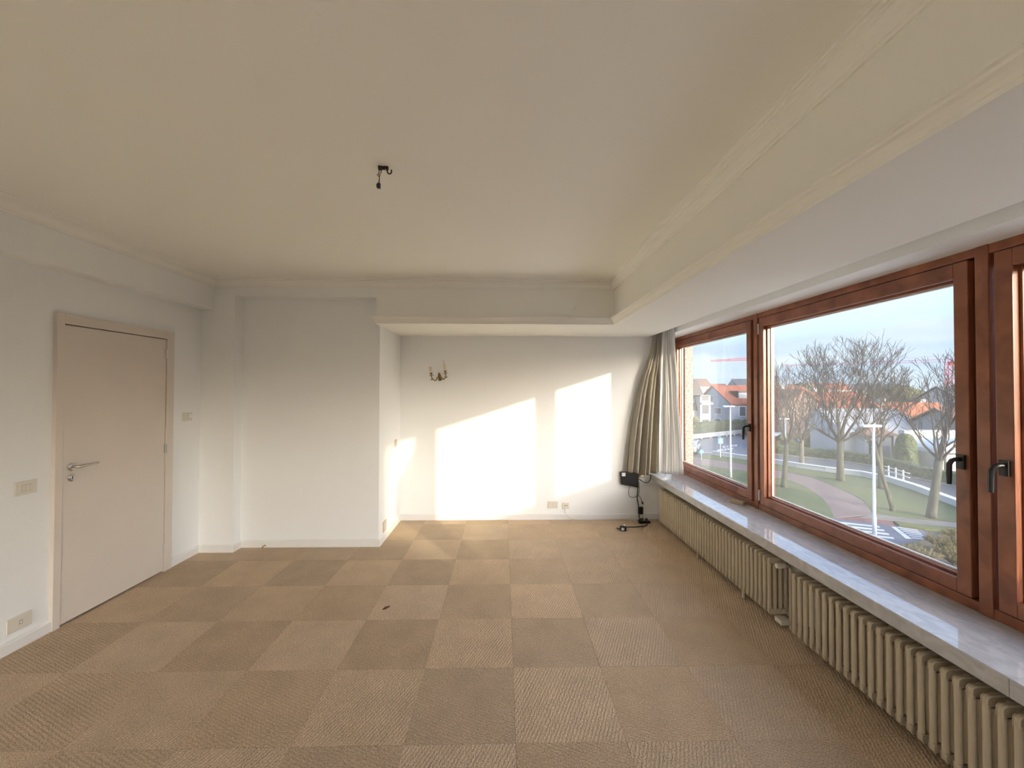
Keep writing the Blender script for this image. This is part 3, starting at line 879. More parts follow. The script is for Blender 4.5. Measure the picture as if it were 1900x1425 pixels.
for px in (1.676, 1.702):
    MB().lathe([(0.006, 0), (0.006, -0.001)], (px, Y0 - 0.013, 0.541), 'y', 12).build('pin_hole', DARKHOLE, ro)

# ------------------------------------------------------------------ router box, cables, adapters
rt = empty('router', (1.53, Y0, 0.48), 'black router box with a white sticker on the wall under the curtain', 'router')
MB().prism([(1.424, 0.582), (1.640, 0.577), (1.640, 0.388), (1.575, 0.404), (1.434, 0.430)], Y0 - 0.052, Y0, 'y').build('housing', BLACK, rt, bevel=0.006)
MB().box(1.434, 1.477, Y0 - 0.0535, Y0 - 0.052, 0.532, 0.573).build('sticker', STICKER, rt)
def cable(name, pts, rad, m, label, n=8, parts=None):
    # smooth the polyline with Catmull-Rom
    P = [Vector(p) for p in pts]
    out = []
    for i in range(len(P) - 1):
        a, b, c, d_ = P[max(i - 1, 0)], P[i], P[i + 1], P[min(i + 2, len(P) - 1)]
        for k in range(6):
            t = k / 6
            out.append(0.5 * ((2 * b) + (c - a) * t + (2 * a - 5 * b + 4 * c - d_) * t * t + (3 * b - a - 3 * c + d_) * t ** 3))
    out.append(P[-1])
    o = MB().tube(out, rad, n).build(name, m, smooth=True)
    return tag(o, label, 'cable')
cable('power_cable', [(1.634, 4.945, 0.40), (1.632, 4.950, 0.33), (1.628, 4.950, 0.26), (1.636, 4.950, 0.205), (1.645, 4.95, 0.165)], 0.0060, BLACK, 'thick black cable dropping from router to adapter')
cable('looped_cable', [(1.540, 4.955, 0.415), (1.525, 4.955, 0.35), (1.530, 4.952, 0.29), (1.575, 4.950, 0.270), (1.622, 4.95, 0.285)], 0.0032, mat('dark_grey_cable', (0.05, 0.042, 0.035), 0.5, var=0.1), 'thin dark cable looping below the router')
cable('plug_lead', [(1.652, 4.955, 0.46), (1.655, 4.955, 0.38), (1.648, 4.953, 0.315), (1.640, 4.95, 0.297), (1.665, 4.950, 0.272), (1.682, 4.948, 0.222)], 0.0028, MATS['dark_grey_cable'], 'thin dark lead with a loose end beside the adapter')
tag(MB().tube([(1.682, 4.948, 0.224), (1.688, 4.948, 0.205), (1.694, 4.948, 0.192)], [0.005, 0.009, 0.008], 8).build('loose_plug', BLACK, smooth='auto'), 'small black plug hanging loose on a thin lead', 'plug')
cable('socket_cable', [(1.652, 4.965, 0.492), (1.672, 4.955, 0.478), (1.715, 4.945, 0.452), (1.765, 4.940, 0.462), (1.790, 4.945, 0.505), (1.792, 4.955, 0.55)], 0.0050, BLACK, 'black cable curving from the router up behind the sill')
ad = empty('power_adapter', (1.665, 4.95, 0.0), 'black power adapter block hanging against the baseboard', 'adapter')
MB().box(1.637, 1.692, 4.925, 4.962, 0.072, 0.158).build('adapter_body', BLACK, ad, bevel=0.005)
MB().tube([(1.648, 4.945, 0.075), (1.645, 4.94, 0.03), (1.655, 4.90, 0.018)], 0.006, 8).build('lead', BLACK, ad)
ps = empty('plug_strip', (1.66, 4.83, 0.0), 'black cluster of plugs on the carpet under the adapter', 'plugs')
MB().box(1.60, 1.735, 4.80, 4.845, 0.0, 0.028).rotate(Matrix.Rotation(0.12, 3, 'Z'), (1.66, 4.83, 0)).build('strip_body', BLACK, ps, bevel=0.006)
for (px, py, a) in ((1.600, 4.805, 0.5), (1.640, 4.835, -0.3), (1.690, 4.828, 0.2)):
    mb = MB().tube([(px, py, 0.026), (px + 0.004, py, 0.045), (px + 0.02 * math.cos(a), py + 0.02 * math.sin(a), 0.052)], [0.014, 0.013, 0.006], 8)
    mb.build('plug', BLACK, ps, smooth='auto')
cable('floor_cable', [(1.700, 4.800, 0.010), (1.668, 4.74, 0.006), (1.600, 4.695, 0.006), (1.50, 4.675, 0.006), (1.42, 4.672, 0.007), (1.365, 4.640, 0.012)], 0.0055, BLACK, 'black cable on the carpet between plug cluster and small adapter')
fa = empty('floor_adapter', (1.345, 4.575, 0), 'small black plug adapter with white sticker lying on carpet', 'adapter')
MB().box(1.312, 1.378, 4.555, 4.605, 0.0, 0.048).build('adapter_body', BLACK, fa, bevel=0.006)
MB().box(1.318, 1.350, 4.5538, 4.555, 0.008, 0.036).build('sticker', STICKER, fa)
MB().lathe([(0.010, 0.0), (0.012, 0.008), (0.008, 0.012)], (1.363, 4.59, 0.048), 'z', 10).build('white_plug_cap', TRIM, fa, smooth='auto')
MB().tube([(1.312, 4.585, 0.02), (1.290, 4.59, 0.016), (1.278, 4.60, 0.020), (1.290, 4.612, 0.012), (1.32, 4.612, 0.008)], 0.0055, 8).build('lead', BLACK, fa, smooth=True)
cable('wall_cable', [(0.752, Y0 - 0.011, 0.150), (0.753, Y0 - 0.012, 0.105), (0.757, Y0 - 0.022, 0.068), (0.780, Y0 - 0.024, 0.045), (0.835, Y0 - 0.028, 0.010), (0.92, Y0 - 0.034, 0.004), (1.08, Y0 - 0.036, 0.004), (1.28, Y0 - 0.024, 0.004), (1.48, Y0 - 0.022, 0.004), (1.60, Y0 - 0.07, 0.004)],
      0.0028, WHITECABLE, 'thin off-white cable running along the back baseboard')

# ------------------------------------------------------------------ small things
wb = MB().box(2.088, 2.150, 3.60, 3.72, ZS, ZS + 0.028)
wb.rotate(Matrix.Rotation(0.55, 3, 'Z'), (2.12, 3.66, ZS))
tag(wb.build('wood_block', BLOCKW, bevel=0.003), 'small raw wood offcut lying on the marble sill', 'wood block')
mb = MB().tube([(-2.386, Y1 - 0.030, 0.0), (-2.386, Y1 - 0.030, 0.010), (-2.378, Y1 - 0.024, 0.020), (-2.360, Y1 - 0.016, 0.022)], 0.006, 8)
tag(mb.build('pipe_stub', BRASS, smooth='auto'), 'tiny brass pipe end sticking out at the panel baseboard', 'pipe')
mb = MB().hexa([(-0.860, 2.960, 0.0), (-0.836, 2.974, 0.0), (-0.820, 3.004, 0.0), (-0.850, 2.985, 0.0), (-0.862, 2.960, 0.006), (-0.836, 2.972, 0.009), (-0.818, 3.006, 0.007), (-0.850, 2.986, 0.010)])
tag(mb.build('leaf_scrap', DEBRIS), 'tiny dark leaf scrap on the carpet in the middle', 'leaf')
# ================================================================== outside
G = -5.72          # street level: the flat is two floors up
GRASS = mat('lawn_grass', (0.085, 0.11, 0.033), 0.95, color2=(0.125, 0.13, 0.05), vscale=0.35, bump=0.5, bscale=12, bdist=0.03, lo=0.3, hi=0.7, detail=8)
ASPH = mat('asphalt', (0.105, 0.11, 0.112), 0.9, var=0.22, vscale=0.6, bump=0.2, bscale=30, detail=7)
ASPH2 = mat('blue_grey_asphalt', (0.145, 0.155, 0.18), 0.85, var=0.15, vscale=0.5, detail=6)
PATHM = mat('pinkish_paving', (0.215, 0.155, 0.135), 0.9, var=0.15, vscale=0.7, bump=0.2, bscale=20, detail=6)
REDM = mat('red_brick_paving', (0.24, 0.115, 0.095), 0.9, var=0.2, vscale=2.0)
PAVE = mat('beige_pavement', (0.22, 0.195, 0.165), 0.9, var=0.15, vscale=1.5)
KERBW = mat('white_painted_concrete', (0.52, 0.52, 0.50), 0.7, var=0.06, vscale=1.0)
PAINT = mat('road_paint', (0.60, 0.60, 0.585), 0.7, var=0.12, vscale=3)
SHRUBM = mat('dry_shrub', (0.27, 0.19, 0.10), 0.95, color2=(0.16, 0.16, 0.06), vscale=1.5)
HEDGE = mat('dark_hedge', (0.085, 0.105, 0.045), 0.95, color2=(0.04, 0.055, 0.025), vscale=3, bump=1.0, bscale=6, bdist=0.15)
HEDGE2 = mat('brown_green_foliage', (0.15, 0.14, 0.065), 0.95, color2=(0.06, 0.07, 0.03), vscale=1.2, bump=1.0, bscale=4, bdist=0.2)
BARK = mat('pale_bark', (0.085, 0.082, 0.055), 0.9, color2=(0.045, 0.042, 0.028), vscale=5, stretch=(1, 1, 0.3))
BARKD = mat('dark_bark', (0.16, 0.14, 0.11), 0.9, color2=(0.09, 0.075, 0.055), vscale=5, stretch=(1, 1, 0.3))
TWIG = mat('bare_twigs', (0.075, 0.06, 0.045), 0.9, var=0.2, vscale=2)
WHITEH = mat('white_render', (0.42, 0.415, 0.40), 0.8, var=0.05, vscale=0.4)
BLUEW = mat('shade_blue_render', (0.36, 0.385, 0.43), 0.8, var=0.05, vscale=0.4)  # white render tinted blue for the shade on the gable side
GREYW = mat('grey_render', (0.34, 0.325, 0.30), 0.85, var=0.08, vscale=0.4)
REDROOF = mat('orange_red_tiles', (0.30, 0.095, 0.05), 0.85, var=0.3, vscale=3, bump=0.4, bscale=9, bdist=0.05)
ORROOF = mat('orange_tiles', (0.40, 0.13, 0.055), 0.85, color2=(0.25, 0.08, 0.04), vscale=1.2, bump=0.4, bscale=9, bdist=0.05)
BRROOF = mat('brown_tiles', (0.19, 0.105, 0.075), 0.85, var=0.25, vscale=2, bump=0.4, bscale=9, bdist=0.05)
SLATE = mat('grey_brown_slate', (0.095, 0.082, 0.075), 0.8, color2=(0.065, 0.056, 0.052), vscale=2.5, stretch=(3, 3, 0.25))
DKROOF = mat('dark_slate_roof', (0.085, 0.09, 0.10), 0.7, var=0.2, vscale=1)
ZROOF = mat('pale_metal_roof', (0.27, 0.275, 0.285), 0.5, var=0.1, vscale=1, stretch=(6, 1, 1))
WINGL = mat('dark_window_glass', (0.10, 0.11, 0.13), 0.12, var=0.2, vscale=0.8)
WINFR = mat('white_window_frame', (0.80, 0.80, 0.78), 0.5, var=0.03)
TIMBER = mat('dark_timber', (0.08, 0.07, 0.06), 0.7, var=0.2)
REDST = mat('red_crane_steel', (0.62, 0.08, 0.10), 0.5, var=0.05)
MAUVE = mat('faded_crane_steel', (0.42, 0.30, 0.40), 0.5, var=0.05)
SIGNB = mat('sign_blue', (0.05, 0.25, 0.62), 0.4, var=0.02)
SIGNW = mat('sign_white', (0.85, 0.85, 0.85), 0.4, var=0.02)
CARB = mat('blue_car_paint', (0.16, 0.28, 0.52), 0.25, var=0.03, coat=0.5)
CARW = mat('white_car_paint', (0.72, 0.74, 0.76), 0.25, var=0.03, coat=0.5)
CARG = mat('grey_car_paint', (0.36, 0.40, 0.44), 0.25, var=0.03, coat=0.5)
TYRE = mat('tyre_rubber', (0.02, 0.02, 0.02), 0.8, var=0.1)

tag(MB().box(-60, 420, -120, 480, G - 1.0, G).build('ground', ASPH), 'grey street ground below the window', 'ground', kind='structure')
BOUNCE = mat('bounce_paving', (0.72, 0.70, 0.65), 0.9, var=0.1, vscale=0.8, detail=6)  # pale colour of the added ground, throws daylight up to the ceiling
def flat(name, poly, z0, z1, m, label, cat, kind='structure'):
    return tag(MB().prism(poly, G + z0, G + z1).build(name, m), label, cat, kind=kind)
# lawn between the curved pink path and the white wall
wall_line = [(23.5, 45.5), (25.2, 42.5), (26.8, 40.0), (27.6, 38.0), (28.8, 36.0), (30.3, 34.0), (30.6, 31.8), (29.9, 29.0), (28.4, 25.0), (26.5, 21.0), (24.5, 17.5)]
path_up = [(20.5, 44.0), (23.4, 40.2), (24.7, 36.8), (25.4, 35.6), (25.7, 33.4), (25.1, 30.7), (24.4, 28.2), (23.7, 26.5), (22.5, 24.7), (21.8, 23.7)]
path_lo = [(18.8, 23.0), (19.2, 23.5), (20.3, 25.1), (21.5, 27.2), (22.7, 30.1), (23.1, 32.4), (22.7, 33.8), (21.5, 36.8), (18.6, 39.6)]
strip_up = [(22.2, 23.5), (22.9, 22.9), (25.0, 22.0), (27.2, 20.8), (26.5, 21.0)]
flat('lawn', path_up + [(22.2, 23.5), (22.9, 22.9), (25.0, 22.0), (26.4, 21.2)] + wall_line[::-1][2:], 0.0, 0.06, GRASS, 'wide lawn with bare trees between path and white wall', 'lawn')
flat('lawn', [(18.8, 23.0)] + path_lo[1:] + [(16.5, 40.2), (14.0, 38.0), (13.0, 30.0), (15.0, 24.5)], 0.0, 0.06, GRASS, 'small rounded lawn on the near side of the pink path', 'lawn')
flat('path', path_up + path_lo, 0.0, 0.045, PATHM, 'curved pinkish paved path crossing the lawn', 'path')
flat('path', [(20.2, 23.0), (21.8, 23.7), (22.2, 23.5), (22.9, 22.9), (25.0, 22.0), (26.4, 21.2), (25.6, 20.2), (24.0, 21.1), (22.3, 21.8), (21.6, 22.35), (21.3, 22.5)], 0.0, 0.05, PAVE, 'beige pavement beside the lawn edge', 'path')
flat('path', [(18.8, 23.0), (20.2, 23.0), (21.3, 22.5), (21.6, 22.35), (21.1, 21.65), (20.0, 22.35)], 0.0, 0.05, REDM, 'red brick ramp at the end of the pink path', 'path')
flat('verge', [(21.6, 22.25), (22.3, 21.75), (24.0, 21.05), (25.4, 20.2), (24.6, 19.4), (23.0, 20.6), (22.0, 21.0), (21.25, 21.6)], 0.0, 0.10, GRASS, 'narrow green verge beside the parking bay', 'verge')
flat('bounce_ground', [(2.4, -30.0), (15.0, -30.0), (15.0, 10.0), (8.0, 12.0), (13.0, 24.5), (12.5, 32.0), (2.4, 32.0)], 0.0, 0.015, BOUNCE, 'unseen pale ground added at the foot of the building to bounce daylight', 'pavement')
# white low wall along the lawn, built in lengths
lw = empty('low_wall', (28, 33, G), 'low curved white wall at the far edge of the lawn', 'wall')
for (a, b) in zip(wall_line, wall_line[1:]):
    a, b = Vector((a[0], a[1], 0)), Vector((b[0], b[1], 0))
    n_ = Vector((0, 0, 1)).cross(b - a).normalized() * 0.16
    z0, z1 = G, G + 0.42
    MB().hexa([(a - n_).to_tuple()[:2] + (z0,), (b - n_).to_tuple()[:2] + (z0,), (b + n_).to_tuple()[:2] + (z0,), (a + n_).to_tuple()[:2] + (z0,),
               (a - n_).to_tuple()[:2] + (z1,), (b - n_).to_tuple()[:2] + (z1,), (b + n_).to_tuple()[:2] + (z1,), (a + n_).to_tuple()[:2] + (z1,)]).build('wall_length', KERBW, lw)
    n2 = n_ * 1.35
    MB().hexa([(a - n2).to_tuple()[:2] + (z1,), (b - n2).to_tuple()[:2] + (z1,), (b + n2).to_tuple()[:2] + (z1,), (a + n2).to_tuple()[:2] + (z1,),
               (a - n2).to_tuple()[:2] + (z1 + 0.07,), (b - n2).to_tuple()[:2] + (z1 + 0.07,), (b + n2).to_tuple()[:2] + (z1 + 0.07,), (a + n2).to_tuple()[:2] + (z1 + 0.07,)]).build('coping', PAINT, lw)
# street markings
rd = flat('road', [(13.0, 24.5), (18.8, 23.0), (20.0, 22.35), (21.1, 21.62), (21.9, 20.95), (20.8, 19.4), (19.2, 17.2), (15.0, 10.0), (8.0, 12.0)], 0.0, 0.02, ASPH2, 'grey street corner with white crossing stripes below the path', 'road')
def stripe(parent, pts, z=0.021, m=PAINT, name='road_stripe'):
    return MB().prism(pts, G + z, G + z + 0.006).build(name, m, parent)
for k in range(4):
    ax, ay = 18.75 - 0.28 * k, 22.35 - 0.55 * k
    stripe(rd, [(ax - 1.0, ay + 0.42), (ax - 1.12, ay + 0.18), (ax + 1.25, ay - 0.98), (ax + 1.42, ay - 0.74)])
stripe(rd, [(20.72, 21.5), (20.92, 21.45), (20.05, 19.75), (19.80, 19.80)])
for k in range(6):
    t = k / 5.0
    a = (lerp(20.95, 20.15, t), lerp(21.38, 19.85, t)); b = (lerp(21.55, 20.68, t), lerp(20.90, 19.60, t))
    stripe(rd, [a, (a[0] + 0.09, a[1] + 0.10), (b[0] + 0.09, b[1] + 0.10), b])
rd2 = flat('road', [(19.0, 50.5), (24.0, 45.6), (27.5, 45.5), (33.0, 52.0), (40.0, 60.0), (36.0, 64.0), (26.0, 58.0)], 0.0, 0.02, ASPH2, 'far blue-grey street in front of the white houses', 'road')
flat('road', [(18.6, 39.6), (20.5, 44.0), (23.5, 45.5), (24.0, 45.6), (27.5, 45.5), (25.2, 42.5), (26.8, 40.0), (24.0, 38.6), (23.4, 40.2), (21.5, 36.8)], 0.0, 0.03, REDM, 'red cycle lane crossing in front of the far street', 'road')
for k in range(5):
    ax, ay = 25.6 + 0.55 * k, 48.6 + 0.35 * k
    stripe(rd2, [(ax, ay), (ax + 0.35, ay - 0.25), (ax + 1.1, ay + 0.9), (ax + 0.75, ay + 1.1)])
for k in range(5):
    ax, ay = 27.8 + 0.55 * k, 51.5 + 0.35 * k
    stripe(rd2, [(ax, ay), (ax + 0.35, ay - 0.25), (ax + 1.3, ay + 1.2), (ax + 0.95, ay + 1.4)])
stripe(rd2, [(22.5, 47.6), (22.7, 47.4), (26.6, 46.4), (26.6, 46.65)])
stripe(rd2, [(20.2, 50.0), (20.35, 49.8), (22.0, 48.6), (22.1, 48.8)])

def shrub(name, loc, rx, ry, h, m, label, cat='hedge', seed=0, boxy=2.0, rz=0.0, nu=28, nv=14, rough=0.12):
    """leafy mass with an uneven surface; boxy>2 squares it like a clipped hedge"""
    rnd = random.Random(seed)
    ph = [(rnd.uniform(0, 6.28), rnd.uniform(2, 7), rnd.uniform(2, 7)) for _ in range(7)]
    mb = MB()
    def sgp(c, e_):
        return math.copysign(abs(c) ** e_, c)
    e_ = 2.0 / boxy
    for j in range(nv + 1):
        th = math.pi / 2 * j / nv
        for i in range(nu):
            a = 2 * math.pi * i / nu
            k = 1.0 + sum(rough / 3 * math.sin(p[0] + p[1] * a + p[2] * th * 2) for p in ph) + rnd.uniform(-rough, rough) * 0.5
            mb.v.append((rx * k * sgp(math.cos(a), e_) * abs(math.cos(th)) ** e_ + 1e-4 * i, ry * k * sgp(math.sin(a), e_) * abs(math.cos(th)) ** e_, h * (0.9 + 0.1 * k) * math.sin(th) ** e_))
    for j in range(nv):
        for i in range(nu):
            i2 = (i + 1) % nu
            mb.f.append((j * nu + i, j * nu + i2, (j + 1) * nu + i2, (j + 1) * nu + i))
    o = mb.build(name, m, smooth=False)
    o.location = loc; o.rotation_euler = (0, 0, rz)
    return tag(o, label, cat)

def tree(loc, h, crown_r, trunk_h, r0, seed, label, bark, twig, lean=(0, 0), levels=6, fork=4, up=0.55, dens=0.5, name='bare_tree', cat='tree'):
    rnd = random.Random(seed)
    root = empty(name, loc, label, cat)
    tm, bmb = MB(), MB()
    base = Vector((0, 0, -0.1))
    p1 = Vector((lean[0] * 0.5, lean[1] * 0.5, trunk_h * 0.5)); p2 = Vector((lean[0], lean[1], trunk_h))
    tm.tube([base, Vector((0, 0, 0.25)), p1, p2], [r0 * 1.45, r0 * 1.1, r0 * 0.92, r0 * 0.85], 10)
    cc = Vector((lean[0], lean[1], trunk_h + (h - trunk_h) * 0.42))
    ez = (h - trunk_h) * 0.62
    def seg(p, q, ra, rb, n):
        ra, rb = max(ra, 0.011), max(rb, 0.009)
        t = (q - p)
        if t.length < 1e-6:
            return
        t.normalize()
        s = t.orthogonal().normalized(); u = t.cross(s)
        b = len(bmb.v)
        for (c, r) in ((p, ra), (q, rb)):
            for k in range(n):
                a = 2 * math.pi * k / n
                bmb.v.append(tuple(c + (s * math.cos(a) + u * math.sin(a)) * r))
        for k in range(n):
            k2 = (k + 1) % n
            bmb.f.append((b + k, b + k2, b + n + k2, b + n + k))
    def grow(p, d_, L, r, lev):
        nseg = 4 if lev > 3 else (3 if lev > 1 else 2)
        q = p
        dd = d_.copy()
        for s in range(nseg):
            dd = (dd + Vector((rnd.uniform(-.16, .16), rnd.uniform(-.16, .16), rnd.uniform(-.04, .13)))).normalized()
            qn = q + dd * (L / nseg)
            ra = r * (1 - 0.45 * s / nseg); rb = r * (1 - 0.45 * (s + 1) / nseg)
            seg(q, qn, ra, rb, 6 if lev > 4 else (4 if lev > 2 else 3))
            q = qn
            if lev > 1 and 0 < s + 1 < nseg and rnd.random() < dens:
                side = (dd + Vector((rnd.uniform(-1, 1), rnd.uniform(-1, 1), rnd.uniform(-.15, .8))) * 0.75).normalized()
                grow(q, side, L * rnd.uniform(0.5, 0.75), r * 0.42, max(1, lev - 2))
        rel = q - cc
        k = (rel.x / crown_r) ** 2 + (rel.y / crown_r) ** 2 + (rel.z / ez) ** 2
        if lev <= 1 or k > 1.15:
            return
        nk = 2 if lev > 2 else 3
        for c in range(nk):
            v = Vector((rnd.uniform(-1, 1), rnd.uniform(-1, 1), rnd.uniform(-.3, 1.0) * up + 0.15))
            nd = (dd + v * (0.35 if c == 0 else 0.75)).normalized()
            grow(q, nd, L * rnd.uniform(0.68, 0.86), r * (0.52 if c == 0 else 0.44), lev - 1)
    L0 = (h - trunk_h) * 0.36
    for k in range(fork):
        a = 2 * math.pi * (k + rnd.uniform(-.2, .2)) / fork
        sp = 0.12 if k == 0 else rnd.uniform(0.45, 1.15) * min(1.3, crown_r / (h - trunk_h) * 1.9)
        d_ = Vector((math.cos(a) * sp, math.sin(a) * sp, 1.0 if k == 0 else rnd.uniform(0.7, 1.0))).normalized()
        grow(p2 - Vector((0, 0, rnd.uniform(0, trunk_h * 0.12))), d_, L0 * rnd.uniform(0.9, 1.1), r0 * (0.42 if k else 0.62), levels)
    # fit the crown to its height and spread
    zmax = max(v[2] for v in bmb.v)
    rad = sorted(math.hypot(v[0] - p2.x, v[1] - p2.y) for v in bmb.v)[int(len(bmb.v) * 0.985)]
    fz, fr = (h - trunk_h) / (zmax - trunk_h), crown_r / rad
    bmb.v = [(p2.x + (x - p2.x) * fr, p2.y + (y - p2.y) * fr, trunk_h + (z - trunk_h) * (fz if z > trunk_h else 1.0)) for (x, y, z) in bmb.v]
    tm.build('trunk', bark, root, smooth=True, local=True)
    me = bpy.data.meshes.new('branches'); me.from_pydata(bmb.v, [], bmb.f); me.materials.append(twig)
    bo = bpy.data.objects.new('branches', me); COL.objects.link(bo); bo.parent = root
    bo['kind'] = 'stuff'
    return root
tree((27.1, 32.4, G), 12.0, 5.2, 3.4, 0.25, 5, 'largest bare tree with a wide fan crown in the middle of the lawn', BARK, TWIG, levels=7, fork=8, dens=0.55)
tree((21.0, 30.3, G), 9.5, 2.4, 3.4, 0.18, 8, 'pale bare tree standing beside the path next to the window mullion', BARK, TWIG, lean=(0.35, 0.1), levels=6, fork=5)
tree((28.1, 38.0, G), 7.4, 2.3, 2.6, 0.20, 14, 'dark-trunked bare tree just before the white wall', BARKD, TWIG, levels=6, fork=5)
tree((27.9, 29.7, G), 8.6, 2.3, 3.2, 0.18, 21, 'bare tree behind the tall street lamp with a crooked trunk', BARK, TWIG, lean=(0.1, 0.2), levels=6, fork=5)
tree((23.4, 24.2, G), 6.4, 1.5, 4.0, 0.11, 34, 'thin leaning young tree right of the street lamp', BARK, TWIG, lean=(-0.9, 0.2), levels=4, fork=3)
tree((24.4, 22.9, G), 9.8, 2.7, 3.4, 0.21, 47, 'bare tree nearest the window handle with forked limbs', BARK, TWIG, lean=(0.5, 0.0), levels=6, fork=6, dens=0.7)
tree((52.5, 57.5, G), 9.5, 3.2, 3.0, 0.22, 52, 'far bare tree behind the parked cars', BARKD, TWIG, levels=6, fork=5)

# lamps
def lamp(loc, h, label, armdir=-1):
    r = empty('street_lamp', loc, label, 'street lamp')
    x, y, z = loc
    MB().tube([(x, y, z), (x, y, z + 0.9), (x, y, z + 0.95), (x, y, z + h)], [0.10, 0.09, 0.07, 0.055], 12).build('pole', GALV, r, smooth=True)
    MB().box(x - 0.62, x + 0.32, y - 0.14, y + 0.14, z + h, z + h + 0.12).build('lamp_head', GALV, r, bevel=0.03)
    MB().box(x - 0.55, x - 0.1, y - 0.11, y + 0.11, z + h - 0.012, z + h).build('lens', WINGL, r)
    return r
lamp((18.7, 20.3, G), 5.45, 'tall white street lamp standing at the crossing stripes')
lamp((18.8, 33.5, G), 5.9, 'slim white street lamp seen in the small sash')
lamp((25.5, 36.5, G), 4.65, 'thin white lamp pole beside the pale tree')

# white rail fence behind the low wall
fn_ = empty('rail_fence', (31.6, 31.0, G), 'short white post and rail fence behind the low wall', 'fence')
for (x, y) in ((32.0, 33.4), (31.73, 32.5), (31.45, 31.6)):
    MB().box(x - 0.045, x + 0.045, y - 0.045, y + 0.045, G, G + 1.05).build('post', KERBW, fn_)
for z in (0.55, 0.88):
    MB().hexa([(32.12, 33.9, G + z), (31.22, 30.9, G + z), (31.30, 30.88, G + z), (32.20, 33.88, G + z), (32.12, 33.9, G + z + 0.07), (31.22, 30.9, G + z + 0.07), (31.27, 30.88, G + z + 0.07), (32.17, 33.88, G + z + 0.07)]).build('rail', KERBW, fn_)

# hedges along the far kerb
def hedge_line(pts, w, h, m, label, seed):
    rnd = random.Random(seed)
    mb = MB(); n = 0
    dense = []
    for (a, b) in zip(pts, pts[1:]):
        a, b = Vector(a), Vector(b); k = max(2, int((b - a).length / 0.5))
        dense += [a + (b - a) * i / k for i in range(k)]
    dense.append(Vector(pts[-1]))
    for i, p in enumerate(dense):
        t = (dense[min(i + 1, len(dense) - 1)] - dense[max(i - 1, 0)]).normalized(); nn = Vector((-t.y, t.x))
        for (s, z) in ((-1, 0), (-1.05, h * 0.5), (-0.9, h * 0.92), (0, h), (0.9, h * 0.92), (1.05, h * 0.5), (1, 0)):
            q = p + nn * (w / 2 * s * rnd.uniform(0.85, 1.15))
            mb.v.append((q.x, q.y, G + z * rnd.uniform(0.93, 1.07)))
    m_ = len(dense)
    for i in range(m_ - 1):
        for k in range(6):
            mb.f.append((i * 7 + k, i * 7 + k + 1, (i + 1) * 7 + k + 1, (i + 1) * 7 + k))
    mb.f.append(tuple(range(7))); mb.f.append(tuple((m_ - 1) * 7 + k for k in range(7)))
    return tag(mb.build('hedge', m), label, 'hedge')
hedge_line([(30.5, 47.8), (33.7, 44.5), (35.5, 42.4), (36.4, 39.6), (35.8, 36.0), (35.0, 33.5), (35.3, 30.0), (34.0, 26.0)], 1.0, 1.0, HEDGE, 'long low dark hedge across the street behind the lawn', 3)
hedge_line([(23.5, 57.9), (28.5, 60.9), (37.6, 66.7), (39.0, 67.0), (51.0, 67.0)], 1.0, 2.4, HEDGE, 'dark hedge in front of the two white houses', 4)
flat('path', [(30.0, 47.2), (33.0, 44.0), (34.9, 42.0), (35.8, 39.4), (35.2, 36.2), (34.4, 33.7), (34.7, 30.0), (33.4, 26.2), (33.0, 26.4), (34.2, 30.0), (33.9, 33.6), (34.7, 36.2), (35.3, 39.3), (34.4, 41.7), (32.6, 43.6), (29.6, 46.8)], 0.0, 0.08, PAVE, 'pale kerb strip in front of the long low hedge', 'path')
shrub('topiary', (37.5, 37.4, G), 0.7, 0.85, 3.3, HEDGE, 'tall dome-clipped dark topiary before the white outbuilding', 'topiary', 5, boxy=3.0, rough=0.04)
shrub('shrub', (38.0, 49.6, G), 1.5, 1.3, 2.6, HEDGE2, 'dark round shrub left of the parked blue car', 'shrub', 6)
shrub('shrub', (43.9, 51.8, G), 1.3, 1.2, 3.0, HEDGE, 'dark round shrub right of the parked blue car', 'shrub', 7)
shrub('shrub', (34.0, 48.6, G), 1.5, 1.3, 2.2, HEDGE2, 'small brownish shrub behind the dark-trunked tree', 'shrub', 8)
shrub('shrub', (47.9, 56.6, G), 0.9, 2.0, 4.2, HEDGE2, 'broad olive bush behind the parked cars', 'shrub', 9)
shrub('conifer', (60.5, 82.0, G), 3.2, 3.2, 8.8, HEDGE, 'dark evergreen rising above the orange roofs', 'conifer', 10)
for k, (x, y, rx, h, lab) in enumerate(((84, 112, 8, 8.6, 'brown-green tree mass behind the large tree crown'), (103, 104, 9, 8.6, 'brown-green tree mass left of the crane'), (68, 96, 6, 8.0, 'brown-green tree mass beyond the orange roofed houses'), (104, 90, 6, 8.8, 'brown-green tree mass at the foot of the crane'))):
    shrub('tree_mass', (x, y, G), rx, 5, h, HEDGE2, lab, 'trees', 20 + k, rough=0.2)
for k, (x, y, h_, r_, lab) in enumerate(((21.3, 18.9, 0.8, 0.6, 'dry twiggy shrub beside the parking bay'), (19.7, 17.9, 0.9, 0.7, 'dry twiggy shrub in the bed nearest the window corner'), (17.2, 16.7, 1.0, 0.7, 'dry twiggy shrub right below the window'), (18.6, 16.6, 0.9, 0.6, 'dry twiggy shrub at the pane edge behind the handle'))):
    tree((x, y, G), h_, r_, 0.10, 0.03, 70 + k, lab, SHRUBM, SHRUBM, levels=4, fork=22, dens=0.9, name='dry_shrub', cat='shrub')
flat('verge', [(16.6, 17.9), (18.4, 18.7), (20.6, 19.6), (22.6, 20.4), (24.0, 19.4), (21.5, 15.0), (17.0, 12.5), (14.5, 15.5)], 0.0, 0.09, mat('bare_earth_bed', (0.16, 0.125, 0.075), 0.95, color2=(0.10, 0.085, 0.05), vscale=2.5, bump=0.6, bscale=10, bdist=0.05), 'brown planting bed with dry shrubs beside the street', 'verge')
